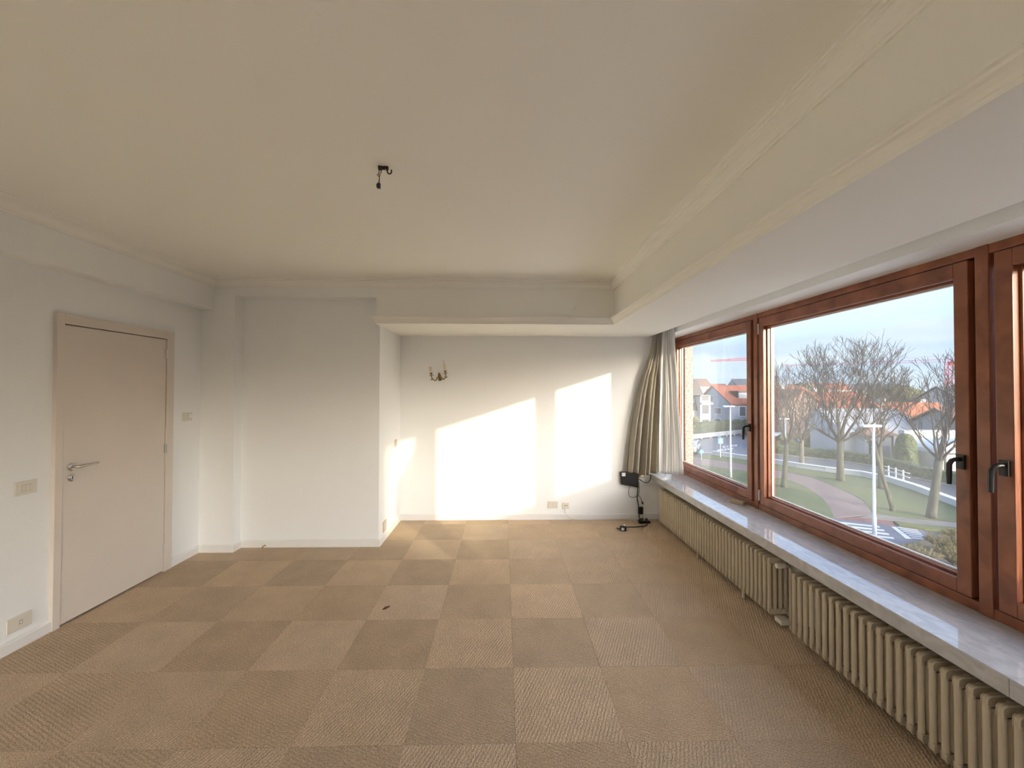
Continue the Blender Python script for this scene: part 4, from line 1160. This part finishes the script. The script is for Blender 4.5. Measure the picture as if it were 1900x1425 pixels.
tag(MB().box(24.3, 24.7, 19.5, 19.9, G, G + 0.9).build('meter_box', KERBW, bevel=0.03), 'white utility box at the verge near the window edge', 'box')

# street furniture in front of the far houses
br = empty('white_barrier', (33, 62, G), 'long low white barrier between far street and hedge', 'barrier')
for k in range(8):
    t = k / 7
    x, y = lerp(25.5, 39.0, t), lerp(57.6, 66.2, t)
    MB().box(x - 0.1, x + 0.1, y - 0.1, y + 0.1, G, G + 0.55).build('post', KERBW, br)
MB().hexa([(25.2, 57.4, G + 0.2), (39.4, 66.4, G + 0.2), (39.4, 66.6, G + 0.2), (25.2, 57.6, G + 0.2), (25.2, 57.4, G + 0.85), (39.4, 66.4, G + 0.85), (39.4, 66.6, G + 0.85), (25.2, 57.6, G + 0.85)]).build('rail', PAINT, br)
sg = empty('road_sign', (23.3, 43.5, G), 'blue square pedestrian crossing sign on a thin post', 'road sign')
MB().tube([(23.3, 43.5, G), (23.3, 43.5, G + 2.35)], 0.035, 8).build('post', GALV, sg)
s0 = MB().box(23.02, 23.58, 43.42, 43.46, G + 1.55, G + 2.15).build('sign_panel', SIGNB, sg, bevel=0.01)
MB().prism([(23.10, G + 1.66), (23.50, G + 1.66), (23.30, G + 2.06)], 43.405, 43.42, 'y').build('triangle', SIGNW, s0)
MB().box(23.285, 23.315, 43.395, 43.405, G + 1.72, G + 1.90).build('walking_figure', BLACK, s0)
sg2 = empty('road_sign', (20.6, 42.2, G), 'small blue round sign low beside the red cycle lane', 'road sign')
MB().tube([(20.6, 42.2, G), (20.6, 42.2, G + 0.9)], 0.03, 8).build('post', GALV, sg2)
MB().lathe([(0.22, 0), (0.22, 0.03)], (20.6, 42.14, G + 0.9), 'y', 16).build('sign_panel', SIGNB, sg2)

# cars
def car(loc, rz, paint, label):
    r = empty('car', loc, label, 'car', rz=rz)
    side = [(-2.1, 0.35), (-2.1, 0.75), (-1.95, 0.92), (-1.35, 0.98), (-0.75, 1.42), (0.75, 1.45), (1.45, 1.0), (2.0, 0.86), (2.12, 0.6), (2.1, 0.35)]
    MB().prism(side, -0.82, 0.82, 'y').build('body', paint, r, bevel=0.06, local=True)
    glass = [(-1.28, 1.0), (-0.74, 1.36), (0.70, 1.38), (1.30, 1.02)]
    MB().prism(glass, -0.835, 0.835, 'y').build('side_window', WINGL, r, local=True)
    MB().hexa([(1.42, -0.70, 1.02), (1.50, -0.70, 1.02), (1.50, 0.70, 1.02), (1.42, 0.70, 1.02), (0.78, -0.62, 1.42), (0.86, -0.62, 1.43), (0.86, 0.62, 1.43), (0.78, 0.62, 1.42)]).build('windscreen', WINGL, r, local=True)
    for (x, y) in ((-1.3, -0.80), (-1.3, 0.80), (1.3, -0.80), (1.3, 0.80)):
        MB().lathe([(0.12, -0.1), (0.31, -0.1), (0.33, -0.06), (0.33, 0.06), (0.31, 0.1), (0.12, 0.1)], (x, y, 0.33), 'y', 16).build('wheel', TYRE, r, local=True)
    for y in (-0.6, 0.6):
        MB().box(2.05, 2.13, y - 0.16, y + 0.16, 0.62, 0.74).build('headlamp', GALV, r, local=True)
    return r
car((22.0, 47.6, G + 0.02), 1.0, CARG, 'grey car waiting on the far street in the small sash')
car((40.2, 52.4, G), 0.35, CARB, 'blue car parked behind the lawn trees')
car((34.4, 52.6, G), 0.35, CARW, 'white car parked behind the pale tree')
car((37.8, 55.6, G), 0.35, CARW, 'white car in the second parked row')

# houses
def house(name, label, loc, rz, L, Dp, eave, ridge, wallm, roofm, wins=(), chim=(), over=0.35, ridge_off=0.0, dormers=(), doors=()):
    r = empty(name, loc, label, 'house', rz=rz)
    x0, x1, y0, y1 = -L / 2, L / 2, -Dp / 2, Dp / 2
    yr = ridge_off
    b = MB()
    b.prism([(y0, 0), (y1, 0), (y1, eave), (yr, ridge), (y0, eave)], x0, x1, 'x')
    b.build('walls', wallm, r, local=True)
    t = 0.22
    rf = MB()
    for (ya, sgn) in ((y0, -1), (y1, 1)):
        sl = (ridge - eave) / abs(yr - ya)
        ye = ya + sgn * over; ze = eave - sl * over
        rf.hexa([(x0 - over, ye, ze + 0.02), (x1 + over, ye, ze + 0.02), (x1 + over, yr, ridge + 0.02), (x0 - over, yr, ridge + 0.02),
                 (x0 - over, ye, ze + t), (x1 + over, ye, ze + t), (x1 + over, yr, ridge + t), (x0 - over, yr, ridge + t)])
    ro_ = rf.build('roof', roofm, r, local=True)
    for (cx_, cy_, w, h) in chim:
        MB().box(cx_ - w / 2, cx_ + w / 2, cy_ - w / 2, cy_ + w / 2, ridge - 1.2, ridge + h).build('chimney', GREYW, ro_, local=True)
    for (face, u, z, w, h) in wins:
        if face == 'f':
            f_ = MB().box(u - w / 2, u + w / 2, y0 - 0.06, y0 + 0.05, z, z + h); p_ = MB().box(u - w / 2 + 0.09, u + w / 2 - 0.09, y0 - 0.075, y0 - 0.06, z + 0.09, z + h - 0.09)
        elif face == 'l':
            f_ = MB().box(x0 - 0.06, x0 + 0.05, u - w / 2, u + w / 2, z, z + h); p_ = MB().box(x0 - 0.075, x0 - 0.06, u - w / 2 + 0.09, u + w / 2 - 0.09, z + 0.09, z + h - 0.09)
        fo = f_.build('window', WINFR, r, local=True)
        p_.build('pane', WINGL, fo, local=True)
    for (u, z, w, h, dp) in dormers:
        sl = (ridge - eave) / abs(yr - y0)
        yf = y0 + (z - eave) / sl
        dm = MB().box(u - w / 2, u + w / 2, yf, yf + dp, z, z + h).build('dormer', DKROOF, r, local=True)
        MB().box(u - w / 2 - 0.15, u + w / 2 + 0.15, yf - 0.25, yf + dp, z + h, z + h + 0.18).build('dormer_roof', DKROOF, dm, local=True)
        for k in range(2):
            xa = u - w / 2 + 0.15 + k * (w / 2 - 0.05)
            MB().box(xa, xa + w / 2 - 0.25, yf - 0.03, yf, z + 0.15, z + h - 0.12).build('dormer_pane', ZROOF, dm, local=True)
    for (u, w, h) in doors:
        MB().box(u - w / 2, u + w / 2, y0 - 0.05, y0 + 0.05, 0, h).build('front_door', TIMBER, r, local=True)
    return r
house('gabled_house', 'white gabled house with red roof and dormer in the small sash', (46.4, 74.0, G), 0, 16.0, 12.0, 5.0, 7.95, BLUEW, REDROOF,
      wins=[('l', 0.8, 5.2, 1.5, 1.1), ('l', -1.6, 3.0, 2.2, 1.2), ('l', -1.4, 0.4, 2.4, 1.9), ('f', -6.2, 2.9, 1.2, 1.7), ('f', -3.8, 2.9, 1.2, 1.7), ('f', -1.4, 2.9, 1.2, 1.7), ('f', -5.6, 0.3, 1.8, 1.8), ('f', -2.4, 0.3, 1.6, 1.8)],
      dormers=[(-4.4, 5.7, 3.4, 1.3, 2.6), (1.0, 5.7, 3.0, 1.3, 2.6)], chim=[(3, 0, 0.7, 0.8)])
# porch canopy on that house
hm = empty('mansard_house', (29.6, 69.5, G), 'white house with a tall grey-brown mansard roof at the pane edge', 'house')
MB().box(-4.6, 3.9, -3.2, 3.2, 0, 4.0).build('walls', WHITEH, hm, local=True)
MB().hexa([(-4.8, -3.4, 4.0), (4.3, -3.4, 4.0), (4.3, 3.4, 4.0), (-4.8, 3.4, 4.0), (-4.0, -1.2, 9.1), (3.0, -1.2, 9.1), (3.0, 1.6, 9.1), (-4.0, 1.6, 9.1)]).build('roof', SLATE, hm, local=True)
by = MB().box(2.1, 3.8, -4.2, -2.2, 0.0, 6.3).build('bay', WHITEH, hm, local=True)
MB().box(2.0, 3.9, -4.4, -2.2, 6.3, 6.45).build('bay_roof', SLATE, hm, local=True)
for (z, h) in ((1.0, 1.7), (3.4, 1.6), (5.5, 1.0)):
    f_ = MB().box(2.3, 3.6, -4.26, -4.15, z, z + h).build('window', WINFR, hm, local=True)
    MB().box(2.4, 3.5, -4.28, -4.26, z + 0.1, z + h - 0.1).build('pane', WINGL, f_, local=True)
MB().box(2.0, 3.9, -4.9, -4.2, 5.05, 5.3).build('balcony', WHITEH, hm, local=True)
for u in (-1.6, 0.9):
    f_ = MB().box(u - 0.6, u + 0.6, -3.26, -3.15, 2.2, 3.6).build('window', WINFR, hm, local=True)
    MB().box(u - 0.5, u + 0.5, -3.28, -3.26, 2.3, 3.5).build('pane', WINGL, f_, local=True)
for u in (0.9, 1.5):
    MB().hexa([(u - 0.3, -2.96, 5.2), (u + 0.3, -2.96, 5.2), (u + 0.3, -2.6, 5.2), (u - 0.3, -2.6, 5.2), (u - 0.3, -2.66, 5.9), (u + 0.3, -2.66, 5.9), (u + 0.3, -2.3, 5.9), (u - 0.3, -2.3, 5.9)]).build('roof_window', ZROOF, hm, local=True)
shrub('shrub', (30.5, 64.4, G), 0.9, 0.7, 3.2, HEDGE2, 'round clipped bush in front of the mansard house', 'shrub', 41, rough=0.06)

house('orange_roof_house', 'house with orange-red roof behind the pale tree', (52.5, 64.5, G), 0, 9.0, 8.0, 3.4, 6.9, GREYW, REDROOF, wins=[('f', -3.4, 1.0, 1.2, 1.4), ('f', -1.2, 1.0, 1.2, 1.4), ('f', 1.2, 1.0, 1.2, 1.4), ('f', 3.4, 1.0, 1.2, 1.4)], chim=[(-2.5, 0.3, 0.7, 0.9)])
house('white_house', 'white house half hidden behind the large tree', (60.5, 71.0, G), 0, 9.0, 8.0, 4.0, 6.0, WHITEH, BRROOF, wins=[('f', -3.2, 2.3, 1.1, 1.3), ('f', -1.0, 2.3, 1.1, 1.3), ('f', 1.2, 2.3, 1.1, 1.3), ('f', 3.2, 2.3, 1.1, 1.3), ('f', -2.2, 0.3, 1.2, 1.4), ('f', 2.2, 0.3, 1.2, 1.4)], chim=[(2.0, 0.2, 0.8, 0.9), (-3.0, 0.2, 0.7, 0.7)])
house('tiled_house', 'low house with a bright orange tiled roof right of the lamp', (50.8, 50.6, G), 0, 7.6, 6.0, 3.2, 5.6, GREYW, ORROOF, wins=[('f', -2.4, 1.2, 1.0, 1.2), ('f', 0.0, 1.2, 1.0, 1.2), ('f', 2.4, 1.2, 1.0, 1.2)], chim=[(-3.4, 0.0, 0.9, 0.7), (2.2, 0.3, 0.7, 0.6)])
house('brown_roof_barn', 'long low building with brown tiled roof behind the conservatory', (52.5, 42.0, G), 0, 14.0, 10.0, 2.6, 5.3, GREYW, BRROOF, wins=[('f', -5.2, 0.8, 1.2, 1.2), ('f', -2.6, 0.8, 1.2, 1.2), ('f', 0.0, 0.8, 1.2, 1.2), ('f', 2.6, 0.8, 1.2, 1.2)], chim=[(-4.5, 0, 0.8, 0.8)])
house('dark_roof_house', 'house with a steep dark slate roof at the foot of the crane', (76.0, 66.0, G), 0.3, 14.0, 10.0, 4.2, 7.8, WHITEH, DKROOF, wins=[('f', -5.0, 2.3, 1.3, 1.4), ('f', -2.0, 2.3, 1.3, 1.4), ('f', 1.0, 2.3, 1.3, 1.4), ('f', 4.0, 2.3, 1.3, 1.4)], chim=[(4, 0, 0.8, 0.7)])
house('pink_gable_house', 'pinkish house with a steep orange gable next to the mullion', (43.0, 61.0, G), 1.45, 8.0, 6.0, 4.6, 7.3, mat('pink_brick_wall', (0.32, 0.21, 0.17), 0.85, var=0.12, vscale=1.5), REDROOF, wins=[('f', -2.0, 2.6, 1.1, 1.3), ('f', 1.0, 2.6, 1.1, 1.3), ('f', -2.0, 0.5, 1.1, 1.3), ('f', 1.0, 0.5, 1.1, 1.3)], chim=[(1.5, 0, 0.6, 0.8)])

# white outbuilding with brown hipped turret and conservatory
ob = empty('outbuilding', (40.4, 45.4, G), 'white outbuilding with a pale roof and small brown turret roof', 'outbuilding')
ob.scale = (1.12, 1.12, 1.12)
MB().box(-3.4, 5.2, -2.0, 2.4, 0, 2.55).build('walls', WHITEH, ob, local=True)
MB().hexa([(-3.6, -2.2, 2.55), (5.4, -2.2, 2.55), (5.4, 2.6, 2.55), (-3.6, 2.6, 2.55), (-3.2, 1.6, 4.6), (5.0, 1.6, 4.6), (5.0, 2.5, 4.6), (-3.2, 2.5, 4.6)]).build('roof', ZROOF, ob, local=True)
MB().box(-2.5, 0.1, -3.2, -2.0, 0, 2.35).build('turret_walls', WHITEH, ob, local=True)
MB().hexa([(-2.9, -3.6, 2.35), (0.5, -3.6, 2.35), (0.5, -1.6, 2.35), (-2.9, -1.6, 2.35), (-1.5, -2.6, 3.2), (-0.9, -2.6, 3.2), (-0.9, -2.2, 3.2), (-1.5, -2.2, 3.2)]).build('turret_roof', BRROOF, ob, local=True)
f_ = MB().box(-2.1, -1.3, -3.27, -3.18, 0.5, 2.2).build('window', TIMBER, ob, local=True)
for k in range(3):
    MB().box(-2.02, -1.38, -3.285, -3.27, 0.58 + 0.54 * k, 1.04 + 0.54 * k).build('pane', WINGL if k == 9 else ZROOF, f_, local=True)
MB().box(0.05, 0.18, -3.25, -2.0, 0, 2.35).build('corner_post', TIMBER, ob, local=True)
MB().box(-0.9, -0.2, -3.25, -3.19, 0.3, 1.4).build('shutter', ZROOF, ob, local=True)
cv = empty('conservatory', (41.2, 36.6, G), 'glazed conservatory with arched dark ribs right of the topiary', 'conservatory')
GREENH = mat('pale_conservatory_glass', (0.62, 0.68, 0.74), 0.2, var=0.08, vscale=0.8)
WARMW = mat('conservatory_warm_wall', (0.50, 0.47, 0.43), 0.8, var=0.1)
MB().box(-2.6, 5.6, -1.4, 1.6, 0, 1.75).build('glass_walls', WARMW, cv, local=True)
for k in range(2):
    cx_ = -0.7 + 3.9 * k
    arc = [(cx_ + 1.9 * math.cos(a), 1.75 + 1.25 * math.sin(a)) for a in [math.pi * i / 12 for i in range(13)]]
    v_ = MB().prism(arc, -1.4, 1.6, 'y').build('arched_roof', GREENH, cv, local=True)
    MB().tube([(x, -1.44, z) for (x, z) in arc], 0.07, 6).build('arch_rib', TIMBER, v_, local=True)
    MB().tube([(cx_ - 1.9, -1.44, 1.75), (cx_ + 1.9, -1.44, 1.75)], 0.07, 6).build('tie_bar', TIMBER, v_, local=True)
    MB().tube([(cx_, -1.44, 1.75), (cx_ + 0.6, -1.44, 2.94)], 0.05, 6).build('arch_spoke', TIMBER, v_, local=True)
for x in (-2.4, -0.7, 1.2, 3.0, 4.8):
    MB().box(x - 0.07, x + 0.07, -1.48, -1.38, 0, 1.75).build('post', TIMBER, cv, local=True)
for (x, w) in ((-1.5, 0.9), (0.3, 0.7), (2.2, 1.0)):
    MB().box(x - w / 2, x + w / 2, -1.43, -1.39, 0.3, 1.5).build('glass_panel', GREENH, cv, local=True)
MB().box(-3.0, 5.8, 1.6, 2.2, 0, 3.5).build('rear_wall', WHITEH, cv, local=True)

# far skyline
for k, (x, y, w, h, m, rm, lab) in enumerate((
        (92, 190, 14, 9.8, WHITEH, REDROOF, 'far white block with red roof left of the skyline'),
        (104, 205, 16, 10.2, WHITEH, REDROOF, 'far white block under the first crane jib'),
        (80, 172, 12, 11.8, GREYW, BRROOF, 'far stepped pale building above the gabled house'),
        (118, 200, 10, 12.6, GREYW, DKROOF, 'far grey tower block beside the window handle'),
        (128, 160, 14, 10.0, WHITEH, REDROOF, 'far white house with pink roof behind the large tree'),
        (112, 150, 12, 9.4, WHITEH, BRROOF, 'far white house with brown roof behind the conifer'),
        (150, 165, 26, 9.6, GREYW, DKROOF, 'far long grey roof behind the large tree trunk'))):
    r = empty('far_house', (x, y, G), lab, 'house', group='far skyline')
    MB().prism([(-4, 0), (4, 0), (4, h * 0.78), (0, h), (-4, h * 0.78)], -w / 2, w / 2, 'x').build('walls', m, r, local=True)
    MB().hexa([(-w / 2 - 0.3, -4.4, h * 0.76), (w / 2 + 0.3, -4.4, h * 0.76), (w / 2 + 0.3, 0, h + 0.05), (-w / 2 - 0.3, 0, h + 0.05), (-w / 2 - 0.3, -4.4, h * 0.76 + 0.3), (w / 2 + 0.3, -4.4, h * 0.76 + 0.3), (w / 2 + 0.3, 0, h + 0.35), (-w / 2 - 0.3, 0, h + 0.35)]).build('roof', rm, r, local=True)
    nW = int(w // 3)
    for i in range(nW):
        u = -w / 2 + 1.5 + i * 3.0
        for z in (h * 0.30, h * 0.56):
            MB().box(u - 0.6, u + 0.6, -4.06, -3.95, z, z + 1.2).build('window', WINGL, r, local=True)

# cranes
def crane(loc, mast_h, w, jib_l, jib_r, ax, label, m_mast, m_jib, apex=3.0):
    r = empty('tower_crane', loc, label, 'crane')
    mb = MB(); n = int(mast_h / (w * 1.3)); cs = [(-w / 2, -w / 2), (w / 2, -w / 2), (w / 2, w / 2), (-w / 2, w / 2)]
    for (a, b) in cs:
        mb.tube([(a, b, 0), (a, b, mast_h)], w * 0.09, 4)
    for k in range(n):
        za, zb = mast_h * k / n, mast_h * (k + 1) / n
        for q in range(4):
            a, b = cs[q], cs[(q + 1) % 4]
            mb.tube([(a[0], a[1], za), (b[0], b[1], zb)], w * 0.05, 3, False)
    mb.build('mast', m_mast, r, local=True)
    d = Vector((ax[0], ax[1], 0)).normalized()
    j = MB(); z = mast_h
    for dz in (0, 1.1):
        j.tube([d * (-jib_l) + Vector((0, 0, z + dz * 0.6)), Vector((0, 0, z + dz)), d * jib_r + Vector((0, 0, z + dz))], 0.16, 4)
    k = int((jib_l + jib_r) / 2)
    for i in range(k):
        t = -jib_l + (jib_l + jib_r) * i / k
        f0 = 0.6 + 0.4 * (t + jib_l) / (jib_l + jib_r)
        j.tube([d * t + Vector((0, 0, z)), d * (t + 1) + Vector((0, 0, z + 1.1 * f0)), d * (t + 2) + Vector((0, 0, z))], 0.07, 3, False)
    j.build('jib', m_jib, r, local=True)
    MB().tube([(0, 0, z), (0, 0, z + apex)], 0.22, 4).build('apex', m_jib, r, local=True)
    MB().tube([d * (-jib_l * 0.62) + Vector((0, 0, z + 1)), Vector((0, 0, z + apex)), d * jib_r + Vector((0, 0, z + 1.2))], 0.06, 3).build('tie_rope', m_jib, r, local=True)
    MB().box(d.x * jib_r - 1.0, d.x * jib_r + 1.0, d.y * jib_r - 0.6, d.y * jib_r + 0.6, z - 1.4, z + 0.4).build('counterweight', GREYW, r, local=True)
    MB().box(0.4, 1.8, -0.7, 0.7, z - 1.6, z).build('cabin', m_mast, r, local=True)
crane((200.0, 179.5, G), 20.4, 1.7, 62.0, 12.0, (0.78, -0.62), 'red tower crane with a long jib behind the trees', REDST, MAUVE)
crane((148.0, 233.0, G), 25.0, 1.8, 26.0, 3.0, (0.80, -0.60), 'distant crane with only its jib tip in the small sash', REDST, REDST)

# unseen wall added outside, right: its stepped top cuts off the lowest sun
tag(MB().prism([(0.35, G), (0.35, 1.375), (-4.27, 1.375), (-5.5, 1.80), (-5.56, 2.95), (-7.4, 2.95), (-7.4, G)], 4.0, 4.2, 'x').build('sun_blocker', PEBBLE), 'unseen pebble-dashed wall added outside the near window to cut the low sun', 'wall', kind='structure')
